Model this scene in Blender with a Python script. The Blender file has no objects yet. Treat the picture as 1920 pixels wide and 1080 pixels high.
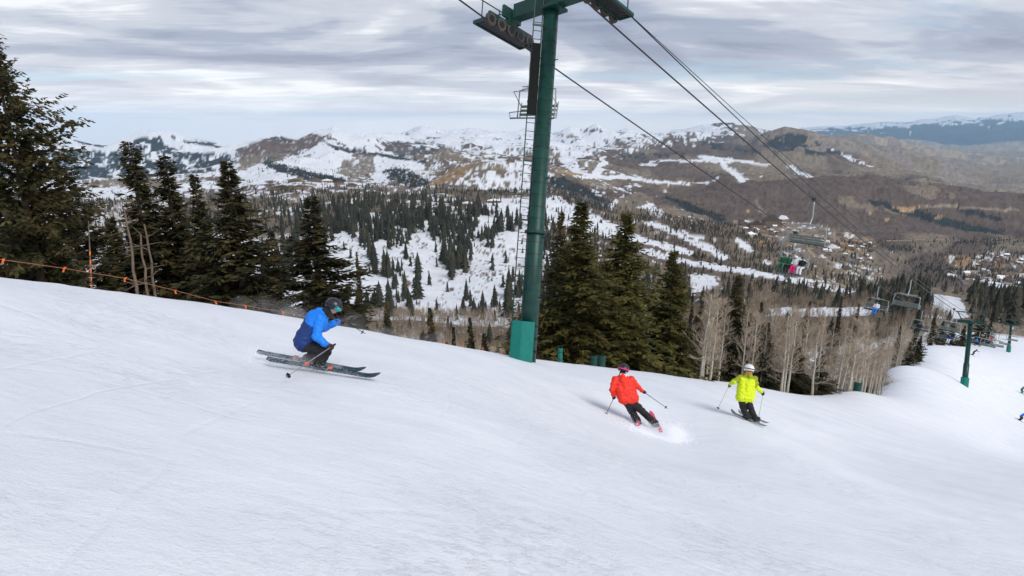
import bpy, bmesh, math, random
import numpy as np
from mathutils import Vector, Matrix, noise as mnoise

random.seed(7)
scene = bpy.context.scene
COL = scene.collection
R_ = math.radians

# ------------------------------------------------------------------ camera, sky, sun, exposure
F = 1120.0                       # focal length in pixels of a 1920 px wide frame (about 21 mm)
PITCH = math.atan(312.0 / F)     # the horizon lies a little above the far ridges
SP, CP = math.sin(PITCH), math.cos(PITCH)
cam_data = bpy.data.cameras.new('camera')
cam_data.sensor_width = 36.0
cam_data.lens = 36.0 * F / 1920.0
cam_data.clip_start = 0.1
cam_data.clip_end = 200000.0
cam = bpy.data.objects.new('camera', cam_data)
cam.rotation_euler = (math.pi / 2 - PITCH, 0, 0)
COL.objects.link(cam)
scene.camera = cam

SUN_AZ, SUN_EL = R_(138), R_(46)          # to the right, a little behind the camera
sun_dir = Vector((math.sin(SUN_AZ) * math.cos(SUN_EL), math.cos(SUN_AZ) * math.cos(SUN_EL), math.sin(SUN_EL)))
sl = bpy.data.lights.new('sun', 'SUN')
sl.energy = 2.2
sl.angle = R_(30)
sl.color = (1.0, 0.95, 0.88)
sun = bpy.data.objects.new('sun', sl)
sun.rotation_euler = (-sun_dir).to_track_quat('-Z', 'Y').to_euler()
COL.objects.link(sun)

vs = scene.view_settings
scene.display_settings.display_device = 'sRGB'
vs.view_transform = 'Standard'
vs.look = 'None'
vs.exposure = 0.21
vs.gamma = 1.0
vs.use_curve_mapping = False
try:
    scene.cycles.use_denoising = True
    scene.cycles.denoiser = 'OPENIMAGEDENOISE'
except Exception:
    pass
scene.cycles.max_bounces = 5
scene.cycles.diffuse_bounces = 3
scene.cycles.volume_bounces = 2
scene.cycles.transparent_max_bounces = 8

world = bpy.data.worlds.new('World')
scene.world = world
world.use_nodes = True
wn, wl = world.node_tree.nodes, world.node_tree.links
wn.clear()

def wnode(t, **k):
    n = wn.new(t)
    for a, b in k.items():
        setattr(n, a, b)
    return n

def wmath(op, a, b=None, clamp=False):
    n = wn.new('ShaderNodeMath'); n.operation = op; n.use_clamp = clamp
    for i, v in enumerate((a, b)):
        if v is None: continue
        if isinstance(v, (int, float)): n.inputs[i].default_value = v
        else: wl.new(v, n.inputs[i])
    return n.outputs[0]

sky = wnode('ShaderNodeTexSky', sky_type='NISHITA', sun_disc=False, sun_elevation=SUN_EL, sun_rotation=SUN_AZ,
            altitude=2600.0, air_density=1.0, dust_density=1.0, ozone_density=1.0)
tc = wnode('ShaderNodeTexCoord')
sep = wnode('ShaderNodeSeparateXYZ'); wl.new(tc.outputs['Generated'], sep.inputs[0])
zc = wmath('MAXIMUM', sep.outputs[2], 0.0)
den = wmath('ADD', zc, 0.09)
px_ = wmath('DIVIDE', sep.outputs[0], den)
py_ = wmath('DIVIDE', sep.outputs[1], den)
SKY_A, SKY_B, SKY_C = 5.1, 11.71, 21.83
# sheets of altostratus lie on a flat layer overhead: streaks run across the view
def cloud(sx, sy, off, detail, rough, skew=0.0):
    c = wn.new('ShaderNodeCombineXYZ')
    yy = wmath('ADD', py_, wmath('MULTIPLY', px_, skew))
    wl.new(wmath('MULTIPLY', px_, sx), c.inputs[0]); wl.new(wmath('MULTIPLY', yy, sy), c.inputs[1])
    c.inputs[2].default_value = off
    n = wn.new('ShaderNodeTexNoise'); n.inputs['Scale'].default_value = 1.0
    n.inputs['Detail'].default_value = detail; n.inputs['Roughness'].default_value = rough
    n.inputs['Distortion'].default_value = 0.7
    wl.new(c.outputs[0], n.inputs['Vector'])
    return n.outputs['Fac']
def ramp(src, stops):
    r = wn.new('ShaderNodeValToRGB'); r.color_ramp.interpolation = 'EASE'
    e = r.color_ramp.elements
    while len(e) < len(stops): e.new(0.5)
    for i, (p, c) in enumerate(stops):
        e[i].position = p; e[i].color = (c, c, c, 1) if isinstance(c, (int, float)) else (*c, 1)
    wl.new(src, r.inputs[0])
    return r.outputs['Color']
n_big = cloud(0.42, 0.50, SKY_A, 5.0, 0.50, -0.05)
n_mid = cloud(1.0, 2.3, SKY_B, 10.0, 0.62, -0.10)
n_gap = cloud(0.30, 0.9, SKY_C, 7.0, 0.58, -0.12)
mixn = wmath('ADD', wmath('MULTIPLY', n_big, 0.74), wmath('MULTIPLY', n_mid, 0.26))
ccol = ramp(mixn, [(0.38, (0.20, 0.23, 0.31)), (0.46, (0.29, 0.325, 0.41)), (0.53, (0.45, 0.475, 0.53)), (0.61, (0.71, 0.72, 0.74))])
# thinner towards the horizon, where the layer is brightest
hz = wmath('POWER', wmath('SUBTRACT', 1.0, zc, True), 24.0)
mixh = wn.new('ShaderNodeMixRGB'); wl.new(wmath('MULTIPLY', hz, 0.80), mixh.inputs[0]); wl.new(ccol, mixh.inputs[1])
mixh.inputs[2].default_value = (1.18, 1.06, 0.96, 1)
skm = wn.new('ShaderNodeMixRGB'); skm.blend_type = 'MULTIPLY'; skm.inputs[0].default_value = 1.0
wl.new(sky.outputs[0], skm.inputs[1]); skm.inputs[2].default_value = (0.085, 0.085, 0.085, 1)
mixg = wn.new('ShaderNodeMixRGB')
gap = ramp(n_gap, [(0.52, 0.0), (0.68, 0.6)])
wl.new(wmath('MULTIPLY', gap, wmath('SUBTRACT', 1.0, hz, True)), mixg.inputs[0]); wl.new(mixh.outputs[0], mixg.inputs[1]); wl.new(skm.outputs[0], mixg.inputs[2])
bg = wnode('ShaderNodeBackground'); bg.inputs['Strength'].default_value = 1.22
wl.new(mixg.outputs[0], bg.inputs['Color'])
wo = wnode('ShaderNodeOutputWorld'); wl.new(bg.outputs[0], wo.inputs['Surface'])

# ------------------------------------------------------------------ helpers
def W(r, d, up):
    """camera-aligned metres (right, depth, up) -> world point; the camera stands at the origin"""
    return Vector((r, d * CP + up * SP, -d * SP + up * CP))
def P(x, y, d):
    """the point at depth d metres seen at pixel (x, y) of the 1920x1080 photograph"""
    return W((x - 960.0) / F * d, d, (540.0 - y) / F * d)
def project(v):
    d = v.y * CP - v.z * SP; up = v.y * SP + v.z * CP
    return 960 + F * v.x / d, 540 - F * up / d, d

def tag(o, label=None, cat=None, group=None, kind=None):
    if label: o['label'] = label
    if cat: o['category'] = cat
    if group: o['group'] = group
    if kind: o['kind'] = kind
    return o
def link(name, me, parent=None, mats=None):
    o = bpy.data.objects.new(name, me); COL.objects.link(o)
    if parent: o.parent = parent
    return o
def empty(name, loc=(0, 0, 0), label=None, cat=None, group=None):
    o = bpy.data.objects.new(name, None); o.location = loc; o.empty_display_size = 0.1
    COL.objects.link(o); return tag(o, label, cat, group)

class MB:
    """collects shapes of ONE piece and links them as one mesh object"""
    def __init__(s): s.v = []; s.f = []
    def add(s, vs_, fs_):
        o = len(s.v); s.v += [tuple(p) for p in vs_]; s.f += [tuple(i + o for i in f) for f in fs_]; return s
    def box(s, c, sx, sy, sz, ax=None):
        c = Vector(c); X, Y, Z = ax if ax else (Vector((1, 0, 0)), Vector((0, 1, 0)), Vector((0, 0, 1)))
        pts = [c + X * (a * sx / 2) + Y * (b * sy / 2) + Z * (k * sz / 2) for k in (-1, 1) for b in (-1, 1) for a in (-1, 1)]
        return s.add(pts, [(0, 2, 3, 1), (4, 5, 7, 6), (0, 1, 5, 4), (2, 6, 7, 3), (0, 4, 6, 2), (1, 3, 7, 5)])
    def bar(s, a, b, w, h=None, up=Vector((0, 0, 1))):
        a, b = Vector(a), Vector(b); t = (b - a); L = t.length; t = t / L
        x = t.cross(up)
        if x.length < 1e-4: x = t.cross(Vector((1, 0, 0)))
        x.normalize(); y = x.cross(t)
        return s.box((a + b) / 2, w, L, h or w, (x, t, y))
    def tube(s, pts, rad, n=8, cap=True):
        pts = [Vector(p) for p in pts]; m = len(pts)
        rad = rad if isinstance(rad, (list, tuple)) else [rad] * m
        vv, ff = [], []; prev = None
        for i, p in enumerate(pts):
            t = (pts[min(i + 1, m - 1)] - pts[max(i - 1, 0)])
            t = t.normalized() if t.length > 1e-9 else Vector((0, 0, 1))
            x = prev - t * prev.dot(t) if prev else t.cross(Vector((0, 0, 1)))
            if x.length < 1e-4: x = t.cross(Vector((1, 0, 0)))
            x.normalize(); prev = x; y = t.cross(x)
            for k in range(n):
                a = 2 * math.pi * k / n
                vv.append(p + (x * math.cos(a) + y * math.sin(a)) * rad[i])
        for i in range(m - 1):
            for k in range(n):
                k2 = (k + 1) % n
                ff.append((i * n + k, i * n + k2, (i + 1) * n + k2, (i + 1) * n + k))
        if cap:
            ff.append(tuple(range(n - 1, -1, -1))); ff.append(tuple(range((m - 1) * n, m * n)))
        return s.add(vv, ff)
    def ball(s, c, r, n=10, m=6, ax=None, sc=(1, 1, 1)):
        c = Vector(c); X, Y, Z = ax if ax else (Vector((1, 0, 0)), Vector((0, 1, 0)), Vector((0, 0, 1)))
        vv = [c - Z * r * sc[2]]; ff = []
        for i in range(1, m):
            ph = -math.pi / 2 + math.pi * i / m
            for k in range(n):
                a = 2 * math.pi * k / n
                vv.append(c + X * (r * sc[0] * math.cos(ph) * math.cos(a)) + Y * (r * sc[1] * math.cos(ph) * math.sin(a)) + Z * (r * sc[2] * math.sin(ph)))
        vv.append(c + Z * r * sc[2]); L = len(vv) - 1
        for k in range(n):
            k2 = (k + 1) % n
            ff.append((0, 1 + k2, 1 + k))
            for i in range(m - 2):
                a, b = 1 + i * n, 1 + (i + 1) * n
                ff.append((a + k, a + k2, b + k2, b + k))
            ff.append((1 + (m - 2) * n + k, 1 + (m - 2) * n + k2, L))
        return s.add(vv, ff)
    def capsule(s, a, ra, b, rb, n=12):
        """a tapered limb with rounded ends"""
        a, b = Vector(a), Vector(b); t = b - a
        if t.length < 1e-5: return s.ball(a, ra, n, 8)
        t.normalize(); pts, rr = [], []
        for k in range(5):
            ph = math.pi / 2 * (1 - k / 4.0)
            pts.append(a - t * ra * math.sin(ph)); rr.append(max(ra * math.cos(ph), 1e-4))
        for k in range(5):
            ph = math.pi / 2 * (k / 4.0)
            pts.append(b + t * rb * math.sin(ph)); rr.append(max(rb * math.cos(ph), 1e-4))
        return s.tube(pts, rr, n)
    def mesh(s, name, mat, smooth=False):
        me = bpy.data.meshes.new(name); me.from_pydata(s.v, [], s.f)
        if mat: me.materials.append(mat)
        if smooth: me.polygons.foreach_set('use_smooth', [True] * len(me.polygons))
        me.update(); return me
    def build(s, name, mat, parent=None, smooth=False):
        return link(name, s.mesh(name, mat, smooth), parent)

def big_mesh(name, verts, faces, mats, smooth=True, mat_idx=None):
    """fast mesh from numpy arrays; faces is (n,3) or (n,4)"""
    me = bpy.data.meshes.new(name); k = faces.shape[1]; n = len(faces)
    me.vertices.add(len(verts)); me.vertices.foreach_set('co', np.ascontiguousarray(verts, np.float32).ravel())
    me.loops.add(n * k); me.loops.foreach_set('vertex_index', np.ascontiguousarray(faces, np.int32).ravel())
    me.polygons.add(n); me.polygons.foreach_set('loop_start', np.arange(0, n * k, k, dtype=np.int32))
    if mat_idx is not None: me.polygons.foreach_set('material_index', np.ascontiguousarray(mat_idx, np.int32))
    if smooth: me.polygons.foreach_set('use_smooth', np.ones(n, bool))
    for m in mats: me.materials.append(m)
    me.update(calc_edges=True); me.validate()
    return me

# ---- numpy value noise
def _h(ix, iy, s):
    h = (ix.astype(np.int64) * 374761393 + iy.astype(np.int64) * 668265263 + s * 974634777) & 0xffffffff
    h = ((h ^ (h >> 13)) * 1274126177) & 0xffffffff
    h = ((h ^ (h >> 16)) * 2246822519) & 0xffffffff
    return ((h ^ (h >> 15)) & 0xffffff) / float(0xffffff)
def vn(x, y, s=0):
    xi, yi = np.floor(x), np.floor(y); fx, fy = x - xi, y - yi
    fx = fx * fx * fx * (fx * (fx * 6 - 15) + 10); fy = fy * fy * fy * (fy * (fy * 6 - 15) + 10)
    a, b, c, d = _h(xi, yi, s), _h(xi + 1, yi, s), _h(xi, yi + 1, s), _h(xi + 1, yi + 1, s)
    return ((a * (1 - fx) + b * fx) * (1 - fy) + (c * (1 - fx) + d * fx) * fy) * 2 - 1
def fbm(x, y, o=4, s=0, g=0.5):
    t = 0; a = 1.0; n = 0
    for k in range(o):
        c, q = math.cos(k * 1.3), math.sin(k * 1.3)
        t = t + a * vn((x * c - y * q) * 2 ** k, (x * q + y * c) * 2 ** k, s + k); n += a; a *= g
    return t / n
def smooth01(t):
    t = np.clip(t, 0, 1); return t * t * (3 - 2 * t)
def inside(poly, x, y):
    r = np.zeros(x.shape, bool); n = len(poly)
    for i in range(n):
        x1, y1 = poly[i]; x2, y2 = poly[(i + 1) % n]
        if y1 == y2: continue
        r ^= ((y1 > y) != (y2 > y)) & (x < (x2 - x1) * (y - y1) / (y2 - y1) + x1)
    return r

# ------------------------------------------------------------------ materials
MATS = {}
def new_mat(name):
    m = bpy.data.materials.new(name); m.use_nodes = True; MATS[name] = m
    nt = m.node_tree; b = nt.nodes['Principled BSDF']
    return m, nt, b
def nz(nt, scale, detail=4, rough=0.5, coord='Object', vec=None, dist=0.0):
    n = nt.nodes.new('ShaderNodeTexNoise'); n.inputs['Scale'].default_value = scale
    n.inputs['Detail'].default_value = detail; n.inputs['Roughness'].default_value = rough
    n.inputs['Distortion'].default_value = dist
    if vec is None:
        t = nt.nodes.new('ShaderNodeTexCoord'); vec = t.outputs[coord]
    nt.links.new(vec, n.inputs['Vector']); return n.outputs['Fac']
def crp(nt, src, stops):
    r = nt.nodes.new('ShaderNodeValToRGB'); e = r.color_ramp.elements
    while len(e) < len(stops): e.new(0.5)
    for i, (p, c) in enumerate(stops):
        e[i].position = p; e[i].color = (*c, 1)
    nt.links.new(src, r.inputs[0]); return r.outputs['Color']
def bump(nt, b, src, strength, dist):
    n = nt.nodes.new('ShaderNodeBump'); n.inputs['Strength'].default_value = strength; n.inputs['Distance'].default_value = dist
    nt.links.new(src, n.inputs['Height']); nt.links.new(n.outputs[0], b.inputs['Normal']); return n
def simple(name, col, rough=0.6, var=0.25, scale=6.0, metal=0.0, bmp=0.0, bscale=40.0, spec=0.4, rnd=0.0):
    """one base colour with worn, uneven tone and a little relief"""
    m, nt, b = new_mat(name)
    lo = tuple(c * (1 - var) for c in col); hi = tuple(min(c * (1 + var), 1) for c in col)
    c = crp(nt, nz(nt, scale, 5, 0.6), [(0.3, lo), (0.7, hi)])
    if rnd:
        oi = nt.nodes.new('ShaderNodeObjectInfo'); hs = nt.nodes.new('ShaderNodeHueSaturation')
        mr = nt.nodes.new('ShaderNodeMapRange'); mr.inputs['To Min'].default_value = 1 - rnd; mr.inputs['To Max'].default_value = 1 + rnd
        nt.links.new(oi.outputs['Random'], mr.inputs['Value']); nt.links.new(mr.outputs[0], hs.inputs['Value'])
        nt.links.new(c, hs.inputs['Color']); c = hs.outputs['Color']
    nt.links.new(c, b.inputs['Base Color'])
    b.inputs['Roughness'].default_value = rough; b.inputs['Metallic'].default_value = metal
    b.inputs['Specular IOR Level'].default_value = spec
    if bmp: bump(nt, b, nz(nt, bscale, 4, 0.6), bmp, 0.01)
    return m

simple('tower_green', (0.006, 0.043, 0.034), 0.42, 0.30, 3.0, 0.1, 0.15, 30)
simple('pad_teal', (0.003, 0.165, 0.135), 0.7, 0.12, 4.0, 0, 0.2, 14)
simple('pad_green', (0.006, 0.060, 0.048), 0.6, 0.2, 4.0)
simple('dark_metal', (0.02, 0.022, 0.024), 0.5, 0.3, 8.0, 0.4)
simple('rope_steel', (0.035, 0.035, 0.04), 0.5, 0.3, 20.0, 0.5)
simple('galvanised', (0.34, 0.36, 0.36), 0.45, 0.2, 9.0, 0.6)
simple('black_panel', (0.004, 0.005, 0.005), 0.95, 0.2, 5.0)
simple('seat_vinyl', (0.035, 0.04, 0.045), 0.55, 0.2, 9.0)
simple('seat_slat', (0.16, 0.19, 0.17), 0.5, 0.2, 9.0, 0.2)
simple('rubber', (0.05, 0.045, 0.04), 0.7, 0.3, 12.0)
simple('orange_tape', (0.70, 0.15, 0.02), 0.6, 0.1, 5.0)
simple('rope_orange', (0.30, 0.13, 0.07), 0.8, 0.2, 9.0)
simple('skin', (0.55, 0.30, 0.21), 0.5, 0.08, 12.0)
simple('black_cloth', (0.012, 0.012, 0.014), 0.75, 0.3, 10.0, 0, 0.3, 60)
simple('blue_cloth', (0.005, 0.20, 0.78), 0.6, 0.08, 5.0, 0, 0.25, 50)
simple('navy_cloth', (0.008, 0.035, 0.16), 0.65, 0.12, 5.0, 0, 0.25, 50)
simple('red_cloth', (0.76, 0.028, 0.012), 0.6, 0.08, 5.0, 0, 0.25, 50)
simple('lime_cloth', (0.62, 0.76, 0.005), 0.6, 0.06, 5.0, 0, 0.25, 50)
simple('olive_cloth', (0.27, 0.31, 0.008), 0.65, 0.1, 5.0, 0, 0.25, 50)
simple('green_cloth', (0.006, 0.12, 0.05), 0.65, 0.15, 5.0)
simple('pink_cloth', (0.85, 0.02, 0.22), 0.6, 0.08, 5.0)
simple('white_cloth', (0.75, 0.76, 0.78), 0.65, 0.06, 5.0)
simple('brown_leather', (0.06, 0.022, 0.018), 0.55, 0.3, 12.0)
simple('helmet_dark', (0.022, 0.02, 0.03), 0.3, 0.2, 5.0)
simple('helmet_white', (0.75, 0.76, 0.78), 0.3, 0.05, 5.0)
simple('goggle_teal', (0.02, 0.42, 0.45), 0.08, 0.1, 5.0, 0.4)
simple('orange_plastic', (0.75, 0.12, 0.03), 0.45, 0.1, 5.0)
simple('boot_black', (0.02, 0.02, 0.022), 0.4, 0.3, 14.0)
simple('ski_dark', (0.018, 0.04, 0.055), 0.35, 0.3, 10.0)
simple('ski_pink', (0.78, 0.10, 0.20), 0.4, 0.1, 10.0)
simple('ski_grey', (0.22, 0.23, 0.24), 0.4, 0.2, 10.0)
simple('pole_green', (0.45, 0.58, 0.25), 0.4, 0.1, 10.0)
simple('roof_brown', (0.10, 0.07, 0.055), 0.8, 0.3, 0.3, rnd=0.4)
simple('wall_wood', (0.20, 0.13, 0.08), 0.8, 0.3, 0.3, rnd=0.5)
simple('wall_pale', (0.45, 0.40, 0.33), 0.8, 0.2, 0.3, rnd=0.3)
simple('roof_snow', (0.82, 0.84, 0.88), 0.7, 0.05, 0.4)
simple('window_dark', (0.02, 0.025, 0.03), 0.15, 0.1, 1.0)
simple('asphalt', (0.16, 0.155, 0.15), 0.9, 0.2, 0.05)
simple('dirt_road', (0.36, 0.26, 0.17), 0.9, 0.2, 0.05)
simple('bark_spruce', (0.10, 0.065, 0.045), 0.9, 0.45, 6.0, 0, 0.6, 18)
simple('bark_red', (0.24, 0.10, 0.055), 0.9, 0.4, 6.0, 0, 0.6, 18)
simple('dead_wood', (0.13, 0.095, 0.07), 0.9, 0.35, 5.0, 0, 0.4, 18)
simple('twig_aspen', (0.40, 0.325, 0.245), 0.9, 0.25, 0.6, rnd=0.25)

def foliage(name, dark, mid, tip, scale=1.2):
    m, nt, b = new_mat(name)
    g = nt.nodes.new('ShaderNodeNewGeometry')
    c = crp(nt, nz(nt, scale, 3, 0.6, vec=g.outputs['Position']), [(0.30, dark), (0.5, mid), (0.72, tip)])
    oi = nt.nodes.new('ShaderNodeObjectInfo'); hs = nt.nodes.new('ShaderNodeHueSaturation')
    mr = nt.nodes.new('ShaderNodeMapRange'); mr.inputs['To Min'].default_value = 0.75; mr.inputs['To Max'].default_value = 1.25
    nt.links.new(oi.outputs['Random'], mr.inputs['Value']); nt.links.new(mr.outputs[0], hs.inputs['Value'])
    nt.links.new(c, hs.inputs['Color']); nt.links.new(hs.outputs['Color'], b.inputs['Base Color'])
    b.inputs['Roughness'].default_value = 0.75; b.inputs['Specular IOR Level'].default_value = 0.2
    return m
foliage('needles_dark', (0.014, 0.016, 0.007), (0.038, 0.036, 0.014), (0.095, 0.070, 0.026))
foliage('needles_olive', (0.022, 0.024, 0.006), (0.058, 0.056, 0.014), (0.115, 0.096, 0.024))
foliage('needles_far', (0.022, 0.026, 0.020), (0.038, 0.042, 0.030), (0.068, 0.062, 0.040), 0.06)
foliage('brush_near', (0.20, 0.15, 0.11), (0.30, 0.235, 0.17), (0.40, 0.33, 0.25), 0.05)
foliage('brush_far', (0.13, 0.10, 0.075), (0.22, 0.17, 0.125), (0.31, 0.25, 0.185), 0.03)

# white aspen bark with dark scars
m, nt, b = new_mat('bark_aspen')
t = nt.nodes.new('ShaderNodeTexCoord'); mp = nt.nodes.new('ShaderNodeMapping'); mp.inputs['Scale'].default_value = (3, 3, 9)
nt.links.new(t.outputs['Object'], mp.inputs['Vector'])
nt.links.new(crp(nt, nz(nt, 2.2, 5, 0.65, vec=mp.outputs[0]), [(0.30, (0.06, 0.05, 0.04)), (0.42, (0.36, 0.32, 0.26)), (0.62, (0.50, 0.465, 0.40))]), b.inputs['Base Color'])
b.inputs['Roughness'].default_value = 0.85

# groomed snow of the slope
m, nt, b = new_mat('snow')
g = nt.nodes.new('ShaderNodeNewGeometry')
def mapped(sc, rot):
    mp = nt.nodes.new('ShaderNodeMapping'); mp.inputs['Scale'].default_value = sc; mp.inputs['Rotation'].default_value = (0, 0, rot)
    nt.links.new(g.outputs['Position'], mp.inputs['Vector']); return mp.outputs[0]
c1 = crp(nt, nz(nt, 0.8, 9, 0.68, vec=mapped((0.4, 1.0, 1.0), R_(-40))), [(0.30, (0.89, 0.90, 0.925)), (0.62, (1.0, 1.0, 1.0))])
at = nt.nodes.new('ShaderNodeVertexColor'); at.layer_name = 'cover'
mxc = nt.nodes.new('ShaderNodeMixRGB'); mxc.blend_type = 'MULTIPLY'; mxc.inputs[0].default_value = 1.0
nt.links.new(c1, mxc.inputs[1]); nt.links.new(at.outputs['Color'], mxc.inputs[2])
nt.links.new(mxc.outputs[0], b.inputs['Base Color'])
b.inputs['Roughness'].default_value = 0.62; b.inputs['Specular IOR Level'].default_value = 0.25
b.inputs['Subsurface Weight'].default_value = 0.0
def sm_(op, a, b=None, c=None, clamp=False):
    n = nt.nodes.new('ShaderNodeMath'); n.operation = op; n.use_clamp = clamp
    for i, v in enumerate((a, b, c)):
        if v is None: continue
        if isinstance(v, (int, float)): n.inputs[i].default_value = v
        else: nt.links.new(v, n.inputs[i])
    return n.outputs[0]
sxyz = nt.nodes.new('ShaderNodeSeparateXYZ'); nt.links.new(g.outputs['Position'], sxyz.inputs[0])
def tracks(ang, period, width, bend, bscale, mask_lo, seed):
    """thin paired grooves left by skis: wandering lines that come and go"""
    w = nz(nt, bscale, 2, 0.4, vec=mapped((1, 1, 0.2), seed))
    u = sm_('ADD', sm_('MULTIPLY', sxyz.outputs[0], math.sin(ang)), sm_('MULTIPLY', sxyz.outputs[1], math.cos(ang)))
    u = sm_('ADD', u, sm_('MULTIPLY', w, bend))
    fr = sm_('FRACT', sm_('DIVIDE', u, period)); d = sm_('ABSOLUTE', sm_('SUBTRACT', fr, 0.5))
    line = sm_('SUBTRACT', 1.0, sm_('DIVIDE', d, width / period), None, True)
    mk = sm_('MULTIPLY', sm_('SUBTRACT', nz(nt, 0.16, 3, 0.6, vec=mapped((1, 1, 1), seed + 1.7)), mask_lo), 6.0, None, True)
    return sm_('MULTIPLY', line, mk)
h1 = nz(nt, 34.0, 6, 0.72, vec=mapped((1, 1, 1), 0))
h2 = nz(nt, 2.4, 6, 0.62, vec=mapped((0.35, 1.2, 1), R_(-38)))
h4 = sm_('MULTIPLY', sm_('SUBTRACT', nz(nt, 7.5, 7, 0.7, vec=mapped((0.8, 1.2, 1), 0.4)), 0.50), 2.0, None, True)
patch = sm_('MULTIPLY', sm_('SUBTRACT', nz(nt, 0.30, 4, 0.6, vec=mapped((1, 1, 1), 2.2)), 0.40), 5.0, None, True)
tk = None
for prm in ((R_(20), 1.9, 0.07, 2.6, 0.20, 0.47, 0.3), (R_(62), 1.7, 0.06, 4.5, 0.13, 0.48, 1.1), (R_(-12), 1.5, 0.05, 3.6, 0.16, 0.47, 2.3), (R_(48), 1.3, 0.05, 2.0, 0.24, 0.53, 3.9), (R_(80), 1.2, 0.045, 3.0, 0.18, 0.48, 5.2)):
    t_ = tracks(*prm); tk = t_ if tk is None else sm_('ADD', tk, t_)
hh = sm_('ADD', sm_('MULTIPLY', h1, 0.30), sm_('MULTIPLY', h2, 0.75))
hh = sm_('ADD', hh, sm_('MULTIPLY', sm_('MULTIPLY', h4, patch), 0.75))
hh = sm_('SUBTRACT', hh, sm_('MULTIPLY', tk, 0.26))
bump(nt, b, hh, 0.70, 0.055)

m, nt, b = new_mat('snow_spray'); nt.links.new(crp(nt, nz(nt, 9, 2), [(0.3, (0.86, 0.87, 0.90)), (0.7, (0.93, 0.93, 0.94))]), b.inputs['Base Color']); b.inputs['Roughness'].default_value = 0.7
tr = nt.nodes.new('ShaderNodeBsdfTranslucent'); tr.inputs['Color'].default_value = (0.95, 0.95, 0.96, 1); ms = nt.nodes.new('ShaderNodeAddShader')
b2 = nt.nodes.new('ShaderNodeBsdfDiffuse'); b2.inputs['Color'].default_value = (0.72, 0.73, 0.75, 1); tr.inputs['Color'].default_value = (0.72, 0.73, 0.75, 1)
nt.links.new(b2.outputs[0], ms.inputs[0]); nt.links.new(tr.outputs[0], ms.inputs[1]); nt.links.new(ms.outputs[0], nt.nodes['Material Output'].inputs['Surface'])

for nm_, dn_ in (('powder_cloud', 0.8), ('powder_core', 2.6), ('powder_mist', 0.11)):
    m, nt, b = new_mat(nm_); nt.nodes.remove(b); pv = nt.nodes.new('ShaderNodeVolumePrincipled'); pv.inputs['Color'].default_value = (0.98, 0.98, 0.985, 1); pv.inputs['Density'].default_value = dn_
    nt.links.new(pv.outputs[0], nt.nodes['Material Output'].inputs['Volume'])

# valley and mountains: what covers the ground (snow, scrub, bare aspen, conifer, dirt) is stored per vertex
m, nt, b = new_mat('mountain_ground')
at = nt.nodes.new('ShaderNodeVertexColor'); at.layer_name = 'cover'
g = nt.nodes.new('ShaderNodeNewGeometry')
vz = crp(nt, nz(nt, 0.045, 6, 0.65, vec=g.outputs['Position']), [(0.25, (0.74, 0.74, 0.74)), (0.75, (1.0, 1.0, 1.0))])
mx = nt.nodes.new('ShaderNodeMixRGB'); mx.blend_type = 'MULTIPLY'; mx.inputs[0].default_value = 0.8
nt.links.new(at.outputs['Color'], mx.inputs[1]); nt.links.new(vz, mx.inputs[2]); nt.links.new(mx.outputs[0], b.inputs['Base Color'])
b.inputs['Roughness'].default_value = 0.9; b.inputs['Specular IOR Level'].default_value = 0.1
bump(nt, b, nz(nt, 0.11, 5, 0.7, vec=g.outputs['Position']), 0.5, 2.5)
# ------------------------------------------------------------------ the ground: one sheet from the camera's feet to the horizon
EDGE = [(-520, 455, 9.5), (-250, 490, 10), (0, 522, 11), (200, 545, 12.5), (400, 571, 14.5), (560, 596, 16.5), (700, 622, 18.5), (830, 645, 21), (960, 669, 24.5),
        (1100, 688, 29), (1200, 700, 33), (1370, 717, 40), (1540, 743, 46)]
ctrl = []
def cp_px(x, y, d): ctrl.append(((x - 960) / F * d, d, (540 - y) / F * d))
for x, y, d in EDGE:
    cp_px(x, y, d); cp_px(x, y + 48, d * 1.4); cp_px(x, y + 120, d * 2.1)
    if x < 700: cp_px(x, y + 90 - x * 0.05, d * 0.72)
for q in [(501, 681, 10.2), (713, 715, 9.9), (600, 697, 10.0), (1240, 818, 15.2), (1196, 800, 15.4), (1219, 782, 16.6), (1372, 775, 18.1), (1437, 803, 16.9),
          (988, 676, 21), (1600, 732, 54), (1665, 692, 84), (1740, 652, 130), (1812, 725, 92), (1893, 657, 180), (1915, 738, 118), (1912, 790, 88),
          (1840, 650, 190), (1990, 690, 180), (2200, 800, 120), (2440, 830, 160), (1920, 860, 52), (2100, 860, 60), (1700, 790, 44), (1540, 850, 20), (1920, 960, 16.5), (2300, 960, 24)]:
    cp_px(*q)
# under the photographer's skis
for X, Y in ((0, 0), (-3, 0), (3, 0), (0, 3), (3, 3.5), (-3, 3.5), (0, -6), (-8, -4), (8, -4), (0, 6)):
    z = -2.4 - 0.28 * X - 0.27 * Y
    ctrl.append((X, Y * CP - z * SP, Y * SP + z * CP))
ctrl = np.array(ctrl, float)
S0 = 12.0
def tps_phi(r2): return np.where(r2 > 1e-12, 0.5 * r2 * np.log(np.maximum(r2, 1e-12)), 0.0)
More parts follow.
